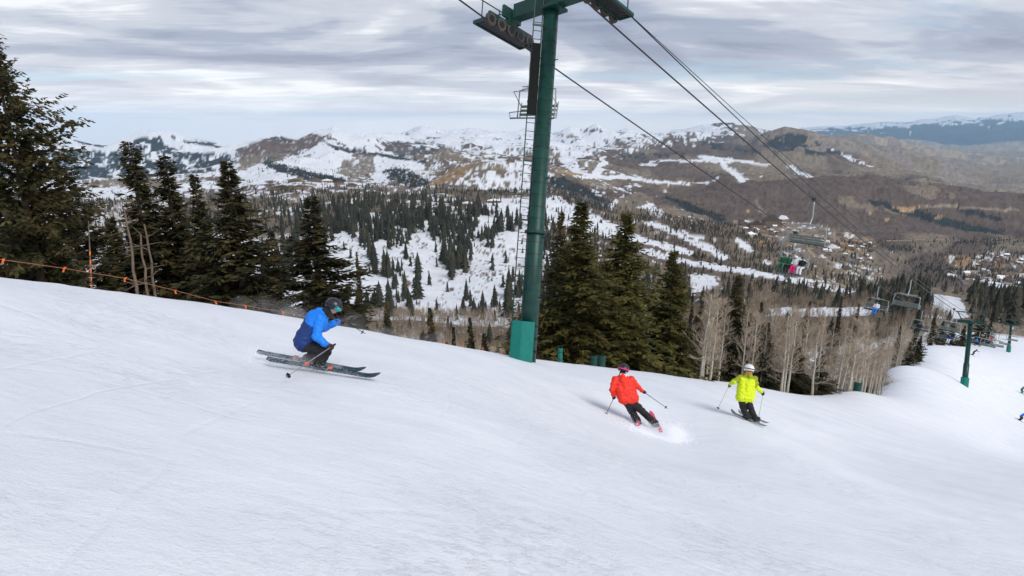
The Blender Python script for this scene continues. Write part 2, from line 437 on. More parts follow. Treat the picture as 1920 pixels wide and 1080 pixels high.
# plan coordinates are compressed with distance so that near and far points weigh alike
def warp(r, d):
    q = np.sqrt(d * d + r * r + 25.0); k = np.log(1 + q / 6.0) / q * 20.0
    return r * k / S0, d * k / S0
def base_plane(r, d):
    Xp, Yp = -0.28, -0.27
    # plane z=-2.4-0.28X-0.27Y written as up(right, depth)
    return (-2.4 + Xp * r + Yp * d * CP + d * SP) / (CP - Yp * SP)
cr, cd = warp(ctrl[:, 0], ctrl[:, 1])
A = tps_phi((cr[:, None] - cr[None]) ** 2 + (cd[:, None] - cd[None]) ** 2)
A[np.diag_indices(len(A))] += 0.004
Pm = np.stack([np.ones(len(cr)), cr, cd], 1)
wt = 1.0 / (ctrl[:, 1].clip(4) ** 1.0)
K = np.block([[A, Pm], [Pm.T, np.zeros((3, 3))]])
rhs = np.concatenate([(ctrl[:, 2] - base_plane(ctrl[:, 0], ctrl[:, 1])) * wt, np.zeros(3)])
SOL = np.linalg.solve(K, rhs)
def near_up(r, d):
    r = np.asarray(r, float); d = np.asarray(d, float); a, b = warp(r, d)
    t = SOL[-3] + SOL[-2] * a + SOL[-1] * b
    for i in range(len(cr)):
        t = t + SOL[i] * tps_phi((a - cr[i]) ** 2 + (b - cd[i]) ** 2)
    return t * np.maximum(d, 4.0) + base_plane(r, d)

LINES = [
 (45, [(-520, 620), (0, 640), (400, 700), (700, 760), (960, 800), (1200, 830), (1540, 860), (2440, 1000)]),
 (110, [(-520, 620), (0, 640), (400, 690), (800, 730), (960, 740), (1200, 760), (1400, 760), (1540, 720), (1660, 700), (1812, 720), (2440, 900)]),
 (200, [(-520, 590), (0, 590), (400, 620), (700, 680), (960, 712), (1200, 722), (1400, 712), (1540, 695), (1600, 668), (1760, 642), (1893, 650), (2100, 690), (2440, 760)]),
 (300, [(-520, 560), (0, 560), (400, 590), (700, 640), (960, 660), (1200, 665), (1400, 642), (1600, 618), (1760, 602), (1893, 615), (2100, 640), (2440, 680)]),
 (400, [(-520, 540), (0, 540), (400, 560), (700, 600), (960, 622), (1200, 622), (1450, 592), (1620, 590), (1770, 575), (1900, 590), (2440, 620)]),
 (520, [(-520, 515), (0, 515), (400, 530), (640, 580), (800, 588), (1000, 590), (1200, 588), (1450, 568), (1620, 566), (1770, 550), (1900, 568), (2440, 590)]),
 (700, [(-520, 470), (0, 470), (250, 470), (400, 490), (640, 505), (800, 515), (1000, 525), (1200, 545), (1320, 550), (1450, 550), (1620, 555), (1770, 562), (1920, 575), (2440, 600)]),
 (950, [(-520, 440), (0, 440), (250, 425), (400, 430), (640, 425), (800, 425), (1000, 440), (1200, 500), (1350, 520), (1500, 532), (1620, 548), (1770, 558), (1920, 562), (2440, 570)]),
 (1250, [(-520, 425), (0, 425), (200, 400), (400, 395), (640, 385), (800, 382), (900, 385), (1000, 395), (1200, 450), (1350, 480), (1500, 508), (1620, 535), (1770, 538), (1920, 545), (2440, 545)]),
 (1700, [(-520, 400), (0, 398), (200, 380), (400, 375), (560, 356), (640, 365), (800, 368), (1000, 372), (1200, 415), (1350, 440), (1500, 472), (1620, 505), (1770, 512), (1920, 512), (2440, 512)]),
 (2300, [(-520, 385), (0, 380), (200, 365), (400, 360), (560, 344), (700, 348), (800, 360), (900, 368), (1000, 362), (1100, 370), (1200, 385), (1350, 416), (1500, 440), (1620, 468), (1770, 472), (1920, 472), (2440, 470)]),
 (2900, [(-520, 375), (0, 370), (200, 358), (400, 350), (520, 332), (600, 338), (700, 345), (800, 336), (860, 312), (920, 302), (980, 305), (1050, 330), (1120, 352), (1200, 372), (1350, 406), (1450, 412), (1560, 424), (1700, 434), (1920, 437), (2440, 437)]),
 (3800, [(-520, 368), (0, 362), (200, 350), (400, 335), (480, 325), (520, 314), (600, 322), (700, 330), (800, 335), (900, 330), (1000, 325), (1100, 332), (1200, 343), (1300, 348), (1400, 341), (1500, 336), (1600, 331), (1700, 338), (1800, 352), (1920, 366), (2440, 390)]),
 (4600, [(-520, 362), (0, 355), (200, 342), (400, 325), (500, 302), (560, 296), (620, 283), (700, 292), (760, 300), (820, 296), (900, 302), (1000, 305), (1100, 315), (1200, 328), (1300, 337), (1400, 336), (1500, 338), (1600, 337), (1700, 352), (1800, 370), (1920, 387), (2440, 400)]),
 (6000, [(-520, 340), (0, 335), (200, 325), (380, 302), (440, 282), (490, 264), (520, 259), (545, 262), (560, 264), (590, 252), (612, 247), (625, 243), (640, 250), (660, 259), (700, 267), (740, 284), (800, 281), (860, 285), (940, 285), (1000, 282), (1100, 290), (1200, 297), (1300, 305), (1400, 300), (1500, 308), (1600, 318), (1700, 342), (1800, 362), (1920, 380), (2440, 390)]),
 (8000, [(-520, 310), (0, 292), (70, 277), (130, 263), (165, 268), (200, 272), (240, 262), (265, 252), (300, 252), (350, 262), (420, 277), (480, 282), (600, 277), (720, 264), (760, 262), (830, 264), (900, 262), (960, 262), (1000, 267), (1100, 272), (1200, 268), (1300, 272), (1400, 272), (1440, 256), (1470, 250), (1510, 252), (1560, 266), (1620, 276), (1700, 296), (1780, 326), (1850, 346), (1920, 352), (2440, 352)]),
 (10500, [(-520, 315), (0, 300), (400, 290), (600, 280), (700, 266), (730, 258), (765, 257), (790, 248), (810, 252), (830, 258), (870, 255), (900, 252), (960, 252), (985, 247), (1040, 254), (1070, 245), (1095, 252), (1120, 242), (1150, 254), (1180, 249), (1210, 254), (1250, 255), (1300, 251), (1400, 262), (1480, 268), (1600, 276), (1700, 292), (1780, 316), (1850, 332), (1920, 337), (2440, 337)]),
 (15000, [(-520, 320), (0, 310), (600, 290), (1100, 268), (1250, 258), (1310, 249), (1345, 243), (1370, 239), (1395, 243), (1440, 254), (1500, 257), (1560, 263), (1640, 262), (1690, 271), (1760, 289), (1850, 298), (1920, 303), (2440, 305)]),
 (24000, [(-520, 330), (600, 300), (1200, 282), (1400, 272), (1600, 274), (1750, 281), (1850, 283), (1920, 285), (2440, 285)]),
 (33000, [(-520, 330), (1200, 280), (1400, 263), (1500, 252), (1600, 257), (1660, 251), (1700, 249), (1800, 247), (1920, 241), (2440, 245)]),
 (45000, [(-520, 310), (1200, 272), (1420, 256), (1480, 246), (1530, 241), (1600, 238), (1640, 232), (1700, 231), (1760, 224), (1790, 219), (1830, 226), (1880, 217), (1920, 213), (2000, 221), (2440, 232)]),
 (60000, [(-520, 300), (1200, 285), (2440, 262)]),
]
xs = np.linspace(-500, 2420, 1070)
us = (xs - 960) / F
rows = list(np.linspace(-7, 1, 8)[:-1]) + list(np.exp(np.linspace(0, math.log(300), 165))[:-1])
nrow = {300: 16, 400: 16, 520: 22, 700: 30, 950: 22, 1250: 16, 1700: 14, 2300: 22, 2900: 34, 3800: 20, 4600: 24, 6000: 26, 8000: 20, 10500: 18, 15000: 18, 24000: 14, 33000: 20, 45000: 6}
ld = [l[0] for l in LINES]
for k in range(len(ld) - 1):
    if ld[k] >= 300:
        rows += list(np.exp(np.linspace(math.log(ld[k]), math.log(ld[k + 1]), nrow[ld[k]] + 1))[:-1])
rows.append(60000.0)
rows = np.array(rows)
DD, UU = np.meshgrid(rows, us, indexing='ij')
RR = UU * np.sqrt(DD ** 2 + 9.0)
def row_at_(d): return int(np.searchsorted(rows, d))
# far profile: pixel height of the ground along each column, monotone cubic in log depth
PX = np.broadcast_to(xs[None], DD.shape)
Yk = np.stack([np.interp(xs, [p[0] for p in l[1]], [p[1] for p in l[1]]) for l in LINES])     # (K, cols)
lk = np.log(np.array(ld, float))
h = np.diff(lk)[:, None]; dl = np.diff(Yk, axis=0) / h
mk = np.zeros_like(Yk); mk[0] = dl[0]; mk[-1] = dl[-1]
same = dl[:-1] * dl[1:] > 0
w1 = 2 * h[1:] + h[:-1]; w2 = h[1:] + 2 * h[:-1]
with np.errstate(divide='ignore', invalid='ignore'):
    hm = (w1 + w2) / (w1 / dl[:-1] + w2 / dl[1:])
mk[1:-1] = np.where(same, hm, 0)
YF = np.zeros(DD.shape)
for i, d in enumerate(rows):
    L = math.log(max(d, 45.0)); k = min(max(int(np.searchsorted(lk, L, side='right')) - 1, 0), len(lk) - 2)
    hh = lk[k + 1] - lk[k]; t = (L - lk[k]) / hh
    YF[i] = (2 * t**3 - 3 * t**2 + 1) * Yk[k] + (t**3 - 2 * t**2 + t) * hh * mk[k] + (-2 * t**3 + 3 * t**2) * Yk[k + 1] + (t**3 - t**2) * hh * mk[k + 1]
UPF = (540 - YF) / F * DD
nr = int((rows < 320).sum())
UPN = np.zeros(DD.shape); UPN[:nr] = near_up(RR[:nr], DD[:nr])
ed = np.interp(xs, [e[0] for e in EDGE], [e[2] for e in EDGE])
D0 = np.where(xs < 1540, 1.35 * ed, 0); D0 = np.where(xs >= 1540, np.interp(xs, [1540, 1620], [62, 150]), D0)
D1 = np.where(xs < 1540, 2.6 * ed, np.interp(xs, [1540, 1620], [120, 285]))
WF = smooth01((np.log(np.maximum(DD, 1)) - np.log(D0)[None]) / (np.log(D1) - np.log(D0))[None])
UP = np.where(DD < 290, UPN * (1 - WF) + UPF * WF, UPF)
# relief
GX, GY = RR, DD * CP + UP * SP
rel = np.zeros(DD.shape)
for lam, s in ((2600, 1), (1200, 2), (600, 3), (300, 4), (150, 5), (70, 6), (32, 7)):
    amp = np.minimum(lam * np.where((DD > 2500) & (DD < 20000), 0.075, 0.05), DD * np.interp(DD, [1000, 4000, 9000, 60000], [0.003, 0.0046, 0.0050, 0.0040])) * smooth01((DD - lam * 0.25) / (lam * 1.2)) * smooth01((DD - 120) / 300)
    n = vn(GX / lam, GY / lam, 40 + s); n = 1 - 2 * np.abs(n) if lam >= 300 else n
    rel += amp * n
# fine relief of the prepared snow: soft rolls and old tracks
near_w = smooth01((60 - DD) / 40)
rel += near_w * (0.035 * fbm(GX / 2.6, GY / 2.6, 3, 5) + 0.016 * fbm((GX * 0.6 + GY * 0.8) / 0.35, (GX * 0.8 - GY * 0.6) / 3.2, 2, 9))
UP = UP + rel
VX, VY, VZ = RR, DD * CP + UP * SP, -DD * SP + UP * CP
with np.errstate(divide='ignore', invalid='ignore'):
    XPX = np.where(DD > 0.5, 960 + F * RR / np.maximum(DD, 0.5), -9999)
    YPX = np.where(DD > 0.5, 540 - F * UP / np.maximum(DD, 0.5), 9999)
YMIN = np.minimum.accumulate(np.where(DD > 0.5, YPX, 9e9), axis=0)

def col_of(x): return (x - xs[0]) / (xs[1] - xs[0])
def ground_at(x, d):
    """world point of the ground in pixel column x at depth d"""
    c = min(max(col_of(x), 0), len(xs) - 1.001); r = min(max(float(np.interp(d, rows, np.arange(len(rows)))), 0), len(rows) - 1.001)
    i, j = int(r), int(c); a, b = r - i, c - j
    up = (UP[i, j] * (1 - b) + UP[i, j + 1] * b) * (1 - a) + (UP[i + 1, j] * (1 - b) + UP[i + 1, j + 1] * b) * a
    return W((x - 960) / F * d, d, up)
def hit(x, y, dmin=60.0):
    """the ground seen at pixel (x, y), beyond dmin"""
    j = int(round(min(max(col_of(x), 0), len(xs) - 1)))
    i0 = int(np.searchsorted(rows, dmin))
    c = YPX[i0:, j]; k = np.nonzero(c <= y)[0]
    if len(k) == 0: return None
    i = k[0] + i0
    if i == i0: d = rows[i]
    else:
        a, b = YPX[i - 1, j], YPX[i, j]; t = (a - y) / (a - b) if a != b else 0
        d = rows[i - 1] + (rows[i] - rows[i - 1]) * min(max(t, 0), 1)
    return ground_at(x, d), d

nprng0 = np.random.default_rng(99)
# ---- cover of the valley and mountains (class colours, the real colour of what grows or lies there, except the haze-tinted far range)
SNOW = np.array((0.81, 0.84, 0.89)); SCRUB = np.array((0.118, 0.088, 0.074)); TAN = np.array((0.27, 0.22, 0.165))
CONI = np.array((0.030, 0.038, 0.042)); DIRT = np.array((0.42, 0.28, 0.155)); GREY = np.array((0.23, 0.20, 0.17))
LG = np.log(np.maximum(DD, 1.0))
jx = 13 * fbm(UU / 0.022, LG / 0.10, 4, 71, 0.6); jy = 4.0 * fbm(UU / 0.02, LG / 0.10, 4, 83, 0.6)
QX, QY = XPX + jx, YPX + jy
n1 = fbm(UU / 0.020, LG / 0.055, 4, 11, 0.6)
n2 = fbm(UU / 0.07, LG / 0.20, 4, 23)
n3 = fbm(UU / 0.0065, LG / 0.018, 3, 31, 0.6)
big0 = fbm(UU / 0.06, LG / 0.11, 4, 401, 0.55)
mixw = smooth01(0.5 + 1.6 * n2)[..., None]
COV = SCRUB * mixw + (TAN * 0.8) * (1 - mixw)
def lay(mask, colr):
    global COV
    COV = np.where(mask[..., None], colr, COV)
def poly(pts, dmin=0, dmax=1e9): return inside(pts, QX, QY) & (DD >= dmin) & (DD <= dmax)
# general snow cover thickens to the left and with height
snowy = np.where(DD > 4000, 0.55, 1.0) * (n1 * 0.75 + n3 * 0.45) + np.interp(QX, [-500, 300, 700, 1040, 1250, 1500, 1900], [0.36, 0.30, 0.16, 0.02, -0.24, -0.42, -0.5])
snowy = snowy + np.where((DD > 5000) & (DD < 20000), np.interp(YPX, [245, 275, 300], [0.60, 0.30, -0.02]) * np.interp(QX, [1300, 1480, 1600], [1, 0.6, 0.1]), 0)
lay((snowy > 0.16) & (DD > 250), SNOW)
lay((DD < 260), SNOW)
# bare aspen woods and scrub below the slope
lay(poly([(640, 560), (1010, 575), (1260, 560), (1500, 560), (1740, 590), (1740, 720), (640, 720)], 250, 420) & (n1 + 0.6 * n3 > -0.12), TAN * 0.62)
# bowl with rocks
lay(poly([(590, 392), (700, 392), (860, 400), (1012, 398), (1040, 470), (1030, 600), (640, 640), (540, 500)], 420, 1240), SNOW)
lay(poly([(590, 392), (1012, 398), (1030, 600), (640, 640), (540, 500)], 420, 1240) & (n3 * 0.8 + n1 * 0.6 > 0.40), np.array((0.15, 0.095, 0.075)))
FORB = poly([(440, 352), (500, 356), (640, 362), (700, 350), (840, 352), (1010, 362), (1010, 388), (900, 396), (640, 402), (560, 440), (420, 440), (300, 400), (160, 420), (160, 378), (300, 372)], 700, 2400)
FORB &= (big0 + 0.4 * n1 > -0.04)
lay(FORB, GREY * 0.62)
# mountain on the left: dark forest, white glades
lay(poly([(-520, 330), (-520, 280), (60, 270), (200, 262), (300, 250), (430, 272), (440, 310), (380, 335), (0, 345)], 5000, 9000), SNOW)
lay(poly([(-520, 335), (-520, 290), (60, 288), (140, 280), (235, 284), (262, 258), (296, 256), (312, 272), (345, 284), (430, 290), (436, 306), (390, 326), (300, 332), (120, 338)], 4600, 9000) & (n1 * 0.9 + n3 * 0.5 > -0.22), CONI)
lay(poly([(130, 262), (165, 266), (200, 270), (200, 274), (160, 271)], 6500, 9500), CONI)
lay(poly([(300, 251), (350, 261), (440, 278), (440, 283), (350, 268), (320, 257)], 6500, 9500), CONI)
lay(poly([(160, 338), (260, 330), (330, 338), (420, 330), (440, 352), (160, 352)], 2500, 7000) & (n1 > -0.2), TAN * 0.8)
for p_ in ([(165, 354), (250, 352), (262, 372), (200, 376), (165, 368)], [(165, 398), (232, 396), (246, 404), (225, 424), (168, 424)], [(320, 345), (400, 338), (420, 350), (330, 360)],
           [(440, 310), (470, 300), (500, 314), (545, 322), (560, 338), (470, 342), (440, 330)]):
    lay(poly(p_, 900, 5200), SNOW)
# the sharp peak: brown left flank, white bowl, dark forest strip
lay(poly([(440, 300), (445, 280), (490, 262), (520, 257), (560, 262), (590, 250), (612, 262), (590, 272), (560, 288), (520, 304), (470, 300)], 3500, 7000), SCRUB * 1.15)
lay(poly([(440, 300), (470, 288), (540, 290), (520, 304), (480, 310), (450, 322)], 3500, 7000), TAN * 0.75)
lay(poly([(508, 256), (545, 258), (544, 265), (512, 264)], 5000, 7000), CONI)
lay(poly([(515, 304), (560, 284), (602, 265), (625, 243), (642, 252), (700, 268), (740, 280), (788, 300), (800, 318), (740, 330), (700, 346), (690, 320), (640, 332), (600, 337), (560, 322)], 2600, 7000), SNOW)
lay(poly([(602, 258), (618, 250), (634, 262), (650, 268), (640, 272), (626, 262)], 5000, 7000) & (n3 > -0.2), SCRUB)
lay(poly([(603, 262), (640, 275), (690, 284), (740, 292), (800, 302), (800, 306), (735, 298), (680, 290), (630, 280)], 3500, 7000), CONI)
lay(poly([(485, 297), (500, 300), (540, 312), (600, 327), (645, 338), (640, 346), (590, 340), (530, 324), (498, 312)], 2300, 6000), CONI)
lay(poly([(640, 305), (672, 287), (698, 292), (702, 330), (660, 335), (638, 325)], 2600, 5500) & (n1 > -0.35), GREY)
lay(poly([(718, 322), (735, 312), (770, 322), (800, 335), (812, 345), (780, 352), (740, 345)], 2000, 5500) & (n3 > -0.35), CONI)
lay(poly([(712, 268), (790, 264), (830, 284), (800, 300), (742, 290)], 4500, 9500) & (n1 > -0.25), CONI * 1.4 + SCRUB * 0.4)
lay(poly([(790, 300), (826, 277), (850, 272), (892, 292), (880, 300), (820, 302)], 4000, 9000), TAN * 0.75)
lay(poly([(838, 276), (852, 270), (880, 290), (900, 298), (872, 298)], 4000, 9000) & (n1 > -0.2), SNOW)
lay(poly([(700, 262), (790, 248), (850, 258), (960, 250), (1040, 252), (1040, 274), (930, 270), (880, 276), (830, 266), (760, 268)], 7000, 12000) & (n1 > -0.3), SNOW)
ridge = poly([(440, 300), (700, 262), (790, 246), (960, 248), (1120, 240), (1300, 248), (1440, 252), (1460, 290), (1300, 290), (1000, 288), (700, 292)], 4600, 16000)
lay(ridge & (n3 * 0.8 + n1 * 0.7 > 0.36), CONI * 1.6 + SCRUB * 0.25)
lay(ridge & (n2 * 0.8 + n1 * 0.6 - 0.3 * n3 > 0.40) & (YPX > 256), SCRUB * 1.1)
# the round hill
lay(poly([(795, 352), (850, 316), (880, 308), (900, 315), (830, 345), (810, 362)], 2200, 3600), DIRT * 0.65)
lay(poly([(830, 358), (880, 318), (920, 301), (985, 304), (1010, 330), (1000, 362), (880, 366)], 2200, 3600) & (n1 * 0.8 + n3 * 0.6 > -0.12), SNOW)
lay(poly([(872, 388), (935, 374), (1005, 368), (1052, 372), (1150, 420), (1195, 440), (1300, 470), (1290, 478), (1180, 452), (1060, 425), (1010, 405), (930, 396)], 900, 2600), SNOW)
RUN0 = [(872, 388), (935, 374), (1005, 368), (1052, 372), (1150, 420), (1195, 440), (1300, 470), (1290, 478), (1180, 452), (1060, 425), (1010, 405), (930, 396)]
lay(poly([(1012, 330), (1040, 332), (1085, 345), (1135, 372), (1175, 408), (1120, 392), (1050, 360), (1012, 348)], 1700, 4200), CONI)
lay(poly([(1148, 392), (1155, 372), (1200, 358), (1230, 372), (1215, 400), (1180, 412)], 1600, 4200), TAN * 0.72)
lay(poly([(1195, 388), (1215, 378), (1245, 400), (1238, 408)], 1500, 3600), SNOW)
lay(poly([(1140, 395), (1152, 372), (1158, 372), (1148, 398)], 1500, 3600), SNOW)
# resort with its cut runs
lay(poly([(1040, 272), (1100, 266), (1110, 280), (1105, 290), (1078, 300), (1086, 314), (1106, 330), (1092, 330), (1060, 314), (1044, 300)], 3000, 9000) & (n3 > -0.45), SNOW)
lay(poly([(1076, 298), (1084, 296), (1090, 318), (1108, 331), (1092, 330)], 3000, 7000), SNOW)
lay(poly([(1128, 296), (1142, 292), (1130, 316), (1118, 330), (1108, 328), (1118, 312)], 3000, 7000), SNOW)
lay(poly([(1040, 318), (1110, 327), (1190, 332), (1290, 343), (1290, 348), (1180, 338), (1090, 334), (1040, 324)], 2800, 6500), SNOW)
lay(poly([(1040, 320), (1065, 321), (1100, 329), (1040, 326)], 2800, 6500), DIRT * 0.8)
lay(poly([(1200, 308), (1240, 300), (1330, 299), (1420, 305), (1420, 308), (1330, 303), (1240, 304), (1205, 312)], 3500, 9000), SNOW)
lay(poly([(1300, 292), (1345, 292), (1362, 302), (1380, 322), (1408, 342), (1388, 344), (1362, 320), (1350, 304), (1310, 298)], 3000, 9000), SNOW)
lay(poly([(1345, 294), (1440, 306), (1446, 310), (1350, 299)], 3500, 9000), SNOW)
lay(poly([(1468, 306), (1500, 318), (1532, 334), (1518, 336), (1488, 320)], 3000, 9000), SNOW)
lay(poly([(1560, 280), (1600, 296), (1640, 312), (1630, 314), (1590, 300)], 5000, 9500) & (n3 > -0.2), SNOW)
lay(poly([(1225, 304), (1290, 304), (1340, 325), (1330, 340), (1250, 336), (1220, 318)], 3000, 7000), SCRUB * 1.1)
lay(poly([(1160, 288), (1290, 286), (1290, 296), (1170, 298)], 4500, 9500) & (n3 > 0.0), CONI)
lay(poly([(1300, 262), (1400, 276), (1440, 290), (1330, 280)], 5500, 9500) & (n3 > -0.05), CONI)
lay(poly([(1425, 274), (1445, 256), (1470, 249), (1512, 252), (1535, 268), (1580, 290), (1500, 292), (1450, 278)], 6000, 9500) & (n1 + n3 * 0.5 > -0.25), CONI)
# brown dome and its dark forest lines
lay(poly([(1245, 352), (1400, 339), (1500, 334), (1620, 328), (1750, 343), (1950, 366), (2440, 380), (2440, 442), (1700, 438), (1560, 428), (1440, 414), (1350, 410), (1290, 385)], 2300, 4500) & (n2 > -0.6), SCRUB)
lay(poly([(1440, 338), (1560, 332), (1700, 338), (1740, 350), (1640, 372), (1560, 352)], 2300, 4500) & (n1 > -0.1), SCRUB * 0.72 + TAN * 0.1)
lay(poly([(1690, 340), (1760, 348), (1800, 372), (1740, 372), (1700, 360)], 2300, 4500) & (n1 > -0.15), TAN * 0.75)
lay(poly([(1540, 366), (1610, 368), (1680, 392), (1760, 410), (1600, 392)], 2300, 4500) & (n1 > -0.1), TAN * 0.72)
lay(poly([(1620, 372), (1650, 378), (1700, 388), (1760, 405), (1830, 425), (1890, 438), (1870, 441), (1790, 430), (1700, 404), (1640, 385)], 2300, 4500), CONI)
lay(poly([(1792, 384), (1840, 396), (1892, 412), (1870, 414), (1800, 398)], 2300, 4500), CONI)
lay(poly([(1245, 366), (1275, 374), (1320, 392), (1365, 412), (1345, 416), (1290, 396)], 2300, 4500), CONI)
lay(poly([(1672, 386), (1720, 386), (1722, 389), (1705, 398), (1690, 396)], 2300, 4500), DIRT)
for q in ((1404, 398), (1630, 401), (1665, 414), (1760, 408)):
    lay(((QX - q[0]) / 6) ** 2 + ((QY - q[1]) / 2.6) ** 2 < 1, DIRT)
lay(poly([(1720, 384), (1920, 392), (1920, 396), (1720, 388)], 2300, 4500), TAN)
RUNZ = np.zeros(DD.shape, bool)
# runs cut through the forest between us and the village
for p_ in ([(1208, 413), (1235, 417), (1275, 437), (1305, 450), (1296, 454), (1250, 434), (1212, 420)], [(1292, 449), (1330, 459), (1372, 484), (1356, 487), (1320, 470), (1290, 455)],
           [(1374, 447), (1394, 452), (1410, 473), (1400, 473), (1382, 460)], [(1278, 430), (1322, 446), (1316, 450), (1276, 436)],
           [(1195, 462), (1240, 474), (1300, 488), (1400, 505), (1470, 516), (1560, 530), (1610, 548), (1590, 551), (1500, 532), (1400, 515), (1300, 498), (1195, 472)],
           [(1296, 512), (1345, 518), (1352, 535), (1296, 548)], [(1440, 578), (1640, 576), (1640, 592), (1440, 594)], [(1742, 550), (1802, 558), (1812, 596), (1736, 596)],
           [(1432, 486), (1450, 492), (1446, 498), (1430, 492)], [(1200, 440), (1230, 450), (1262, 462), (1250, 466), (1200, 448)]):
    lay(poly(p_, 300, 2600), SNOW)
    for dy_ in (0, 4, 8, 12): RUNZ |= inside(p_, XPX, YPX - dy_) & (DD > 300) & (DD < 2600)
for dy_ in (0, 4, 8): RUNZ |= inside(RUN0, XPX, YPX - dy_) & (DD > 900) & (DD < 2600)
# village ground: dirt, melting snow
vil = poly([(1380, 410), (1480, 405), (1560, 430), (1640, 448), (1660, 520), (1590, 548), (1530, 520), (1470, 470), (1400, 450)], 1000, 2900)
lay(vil & (n1 > 0.0), TAN * 1.05); lay(vil & (n3 + n1 * 0.5 > 0.34), SNOW); lay(vil & (n2 + n3 * 0.6 > 0.42), DIRT * 0.8)
vil2 = poly([(1770, 480), (1860, 474), (1960, 480), (2000, 545), (1860, 545), (1800, 520)], 800, 2900)
lay(vil2 & (n1 > -0.1), TAN * 0.8); lay(vil2 & (n3 + n1 * 0.6 > 0.26), SNOW); lay(vil2 & (n2 - n3 * 0.6 > 0.35), DIRT * 0.8)
lay(poly([(1852, 526), (2000, 524), (2000, 541), (1852, 538)], 600, 2500), SNOW)
lay(poly([(1690, 505), (1740, 498), (1790, 508), (1810, 535), (1700, 540), (1660, 530)], 700, 2200), SCRUB * 1.05)
lay((DD > 7000) & (DD < 28000) & (XPX > 1500) & (np.abs(COV[..., 0] - COV[..., 2]) > 0.03) & (COV[..., 0] < 0.5) & (n2 > -0.35), np.array((0.235, 0.20, 0.175)))
# far valley floor and far blue range
lay((DD > 11500) & (DD < 30000) & (n1 > 0.05) & (XPX > 1450), TAN * 1.25)
lay(poly([(1800, 322), (1840, 312), (1920, 305), (2440, 300), (2440, 345), (1860, 345)], 7000, 30000) & (n2 > -0.3), TAN * 0.85)
lay((DD > 28000), np.array((0.045, 0.065, 0.090)))  # dark conifer tone with the blue of distant haze mixed into the colour
lay((DD > 31000) & (n1 * 14 + n3 * 9 + np.interp(XPX, [1400, 1900], [248, 226]) > YPX), SNOW)

# nothing out there is one flat tone: bushes, rocks and thin snow speckle every slope
spk = nprng0.random(DD.shape); lum = COV.mean(-1)
veg = (lum < 0.5)[..., None]
fac = 1 + np.where(DD > 9000, 0.25, 0.45)[..., None] * (fbm(UU / 0.0032, LG / 0.009, 2, 131) + 0.55 * n3)[..., None] + 0.16 * (spk[..., None] - 0.5)
COV = np.where(veg, COV * np.clip(fac, 0.45, 1.7), COV * np.clip(1 - (DD > 240)[..., None] * (0.10 * spk[..., None] + 0.10 * np.maximum(n3, 0)[..., None]), 0.6, 1))
thin = ~FORB & (lum < 0.5) & (DD > 300) & (DD < 12000) & (n3 * 0.7 + fbm(UU / 0.0025, LG / 0.008, 2, 151) > np.interp(XPX, [0, 900, 1150, 1300], [0.50, 0.55, 0.70, 2.0])) & ~(np.abs(COV[..., 2] - COV[..., 0]) > 0.2)
COV = np.where(thin[..., None], COV * 0.45 + SNOW * 0.5, COV)
poke = (lum > 0.5) & ((DD < 3800) | (n2 > 0.1)) & (DD > 300) & (DD < 20000) & (fbm(UU / 0.0028, LG / 0.008, 3, 171, 0.6) + 0.5 * n1 > np.interp(XPX, [0, 900, 1040, 1300], [0.50, 0.48, 0.62, 0.66]))
COV = np.where(poke[..., None], COV * 0.30 + np.array((0.09, 0.075, 0.06)) * 0.6, COV)
Vall = np.stack([VX, VY, VZ], -1).reshape(-1, 3)
Call = np.concatenate([np.clip(COV, 0, 1), np.ones(COV.shape[:2] + (1,))], -1).reshape(-1, 4)
NCOL = len(xs)
def sheet(name, i0, i1, mat, cover):
    idx = np.arange(i0 * NCOL, (i1 + 1) * NCOL); nrw = i1 - i0 + 1
    a = np.arange(nrw * NCOL).reshape(nrw, NCOL)
    f = np.stack([a[:-1, :-1], a[:-1, 1:], a[1:, 1:], a[1:, :-1]], -1).reshape(-1, 4)
    me = big_mesh(name, Vall[idx], f, [MATS[mat]])
    if cover:
        ca = me.color_attributes.new('cover', 'FLOAT_COLOR', 'POINT'); ca.data.foreach_set('color', Call[idx].astype(np.float32).ravel())
    return tag(link(name, me), kind='structure')
def row_at(d): return int(np.searchsorted(rows, d))
# leaf litter and thin snow under the aspens, left of the run
fl = (DD > np.interp(QX, [e[0] for e in EDGE], [e[2] * 1.06 for e in EDGE])) & (DD < 260) & (XPX < np.interp(DD, [40, 46, 54, 84, 130, 160, 195, 260], [1490, 1530, 1575, 1628, 1700, 1745, 1790, 1820]))
fl &= (n1 * 0.8 + n3 * 0.6 > np.interp(XPX, [0, 1200, 1500], [0.1, -0.1, -0.22]))
lay(fl, TAN * 0.42)
sheet('ski_slope', 0, row_at(245), 'snow', True)
sheet('valley_terrain', row_at(245), row_at(4600), 'mountain_ground', True)
sheet('mountain_range', row_at(4600), row_at(15000), 'mountain_ground', True)
sheet('distant_mountains', row_at(15000), len(rows) - 1, 'mountain_ground', True)
# ------------------------------------------------------------------ trees
rng = random.Random(11)
nprng = np.random.default_rng(5)
def ground_xy(X, Y):
    """height of the ground under a world point"""
    up = 0.0; d = Y / CP
    for _ in range(14):
        d = max((Y - up * SP) / CP, 0.6)
        g = ground_at(960 + F * X / d, d)
        up = up * 0.4 + (g.y * SP + g.z * CP) * 0.6
    return -d * SP + up * CP

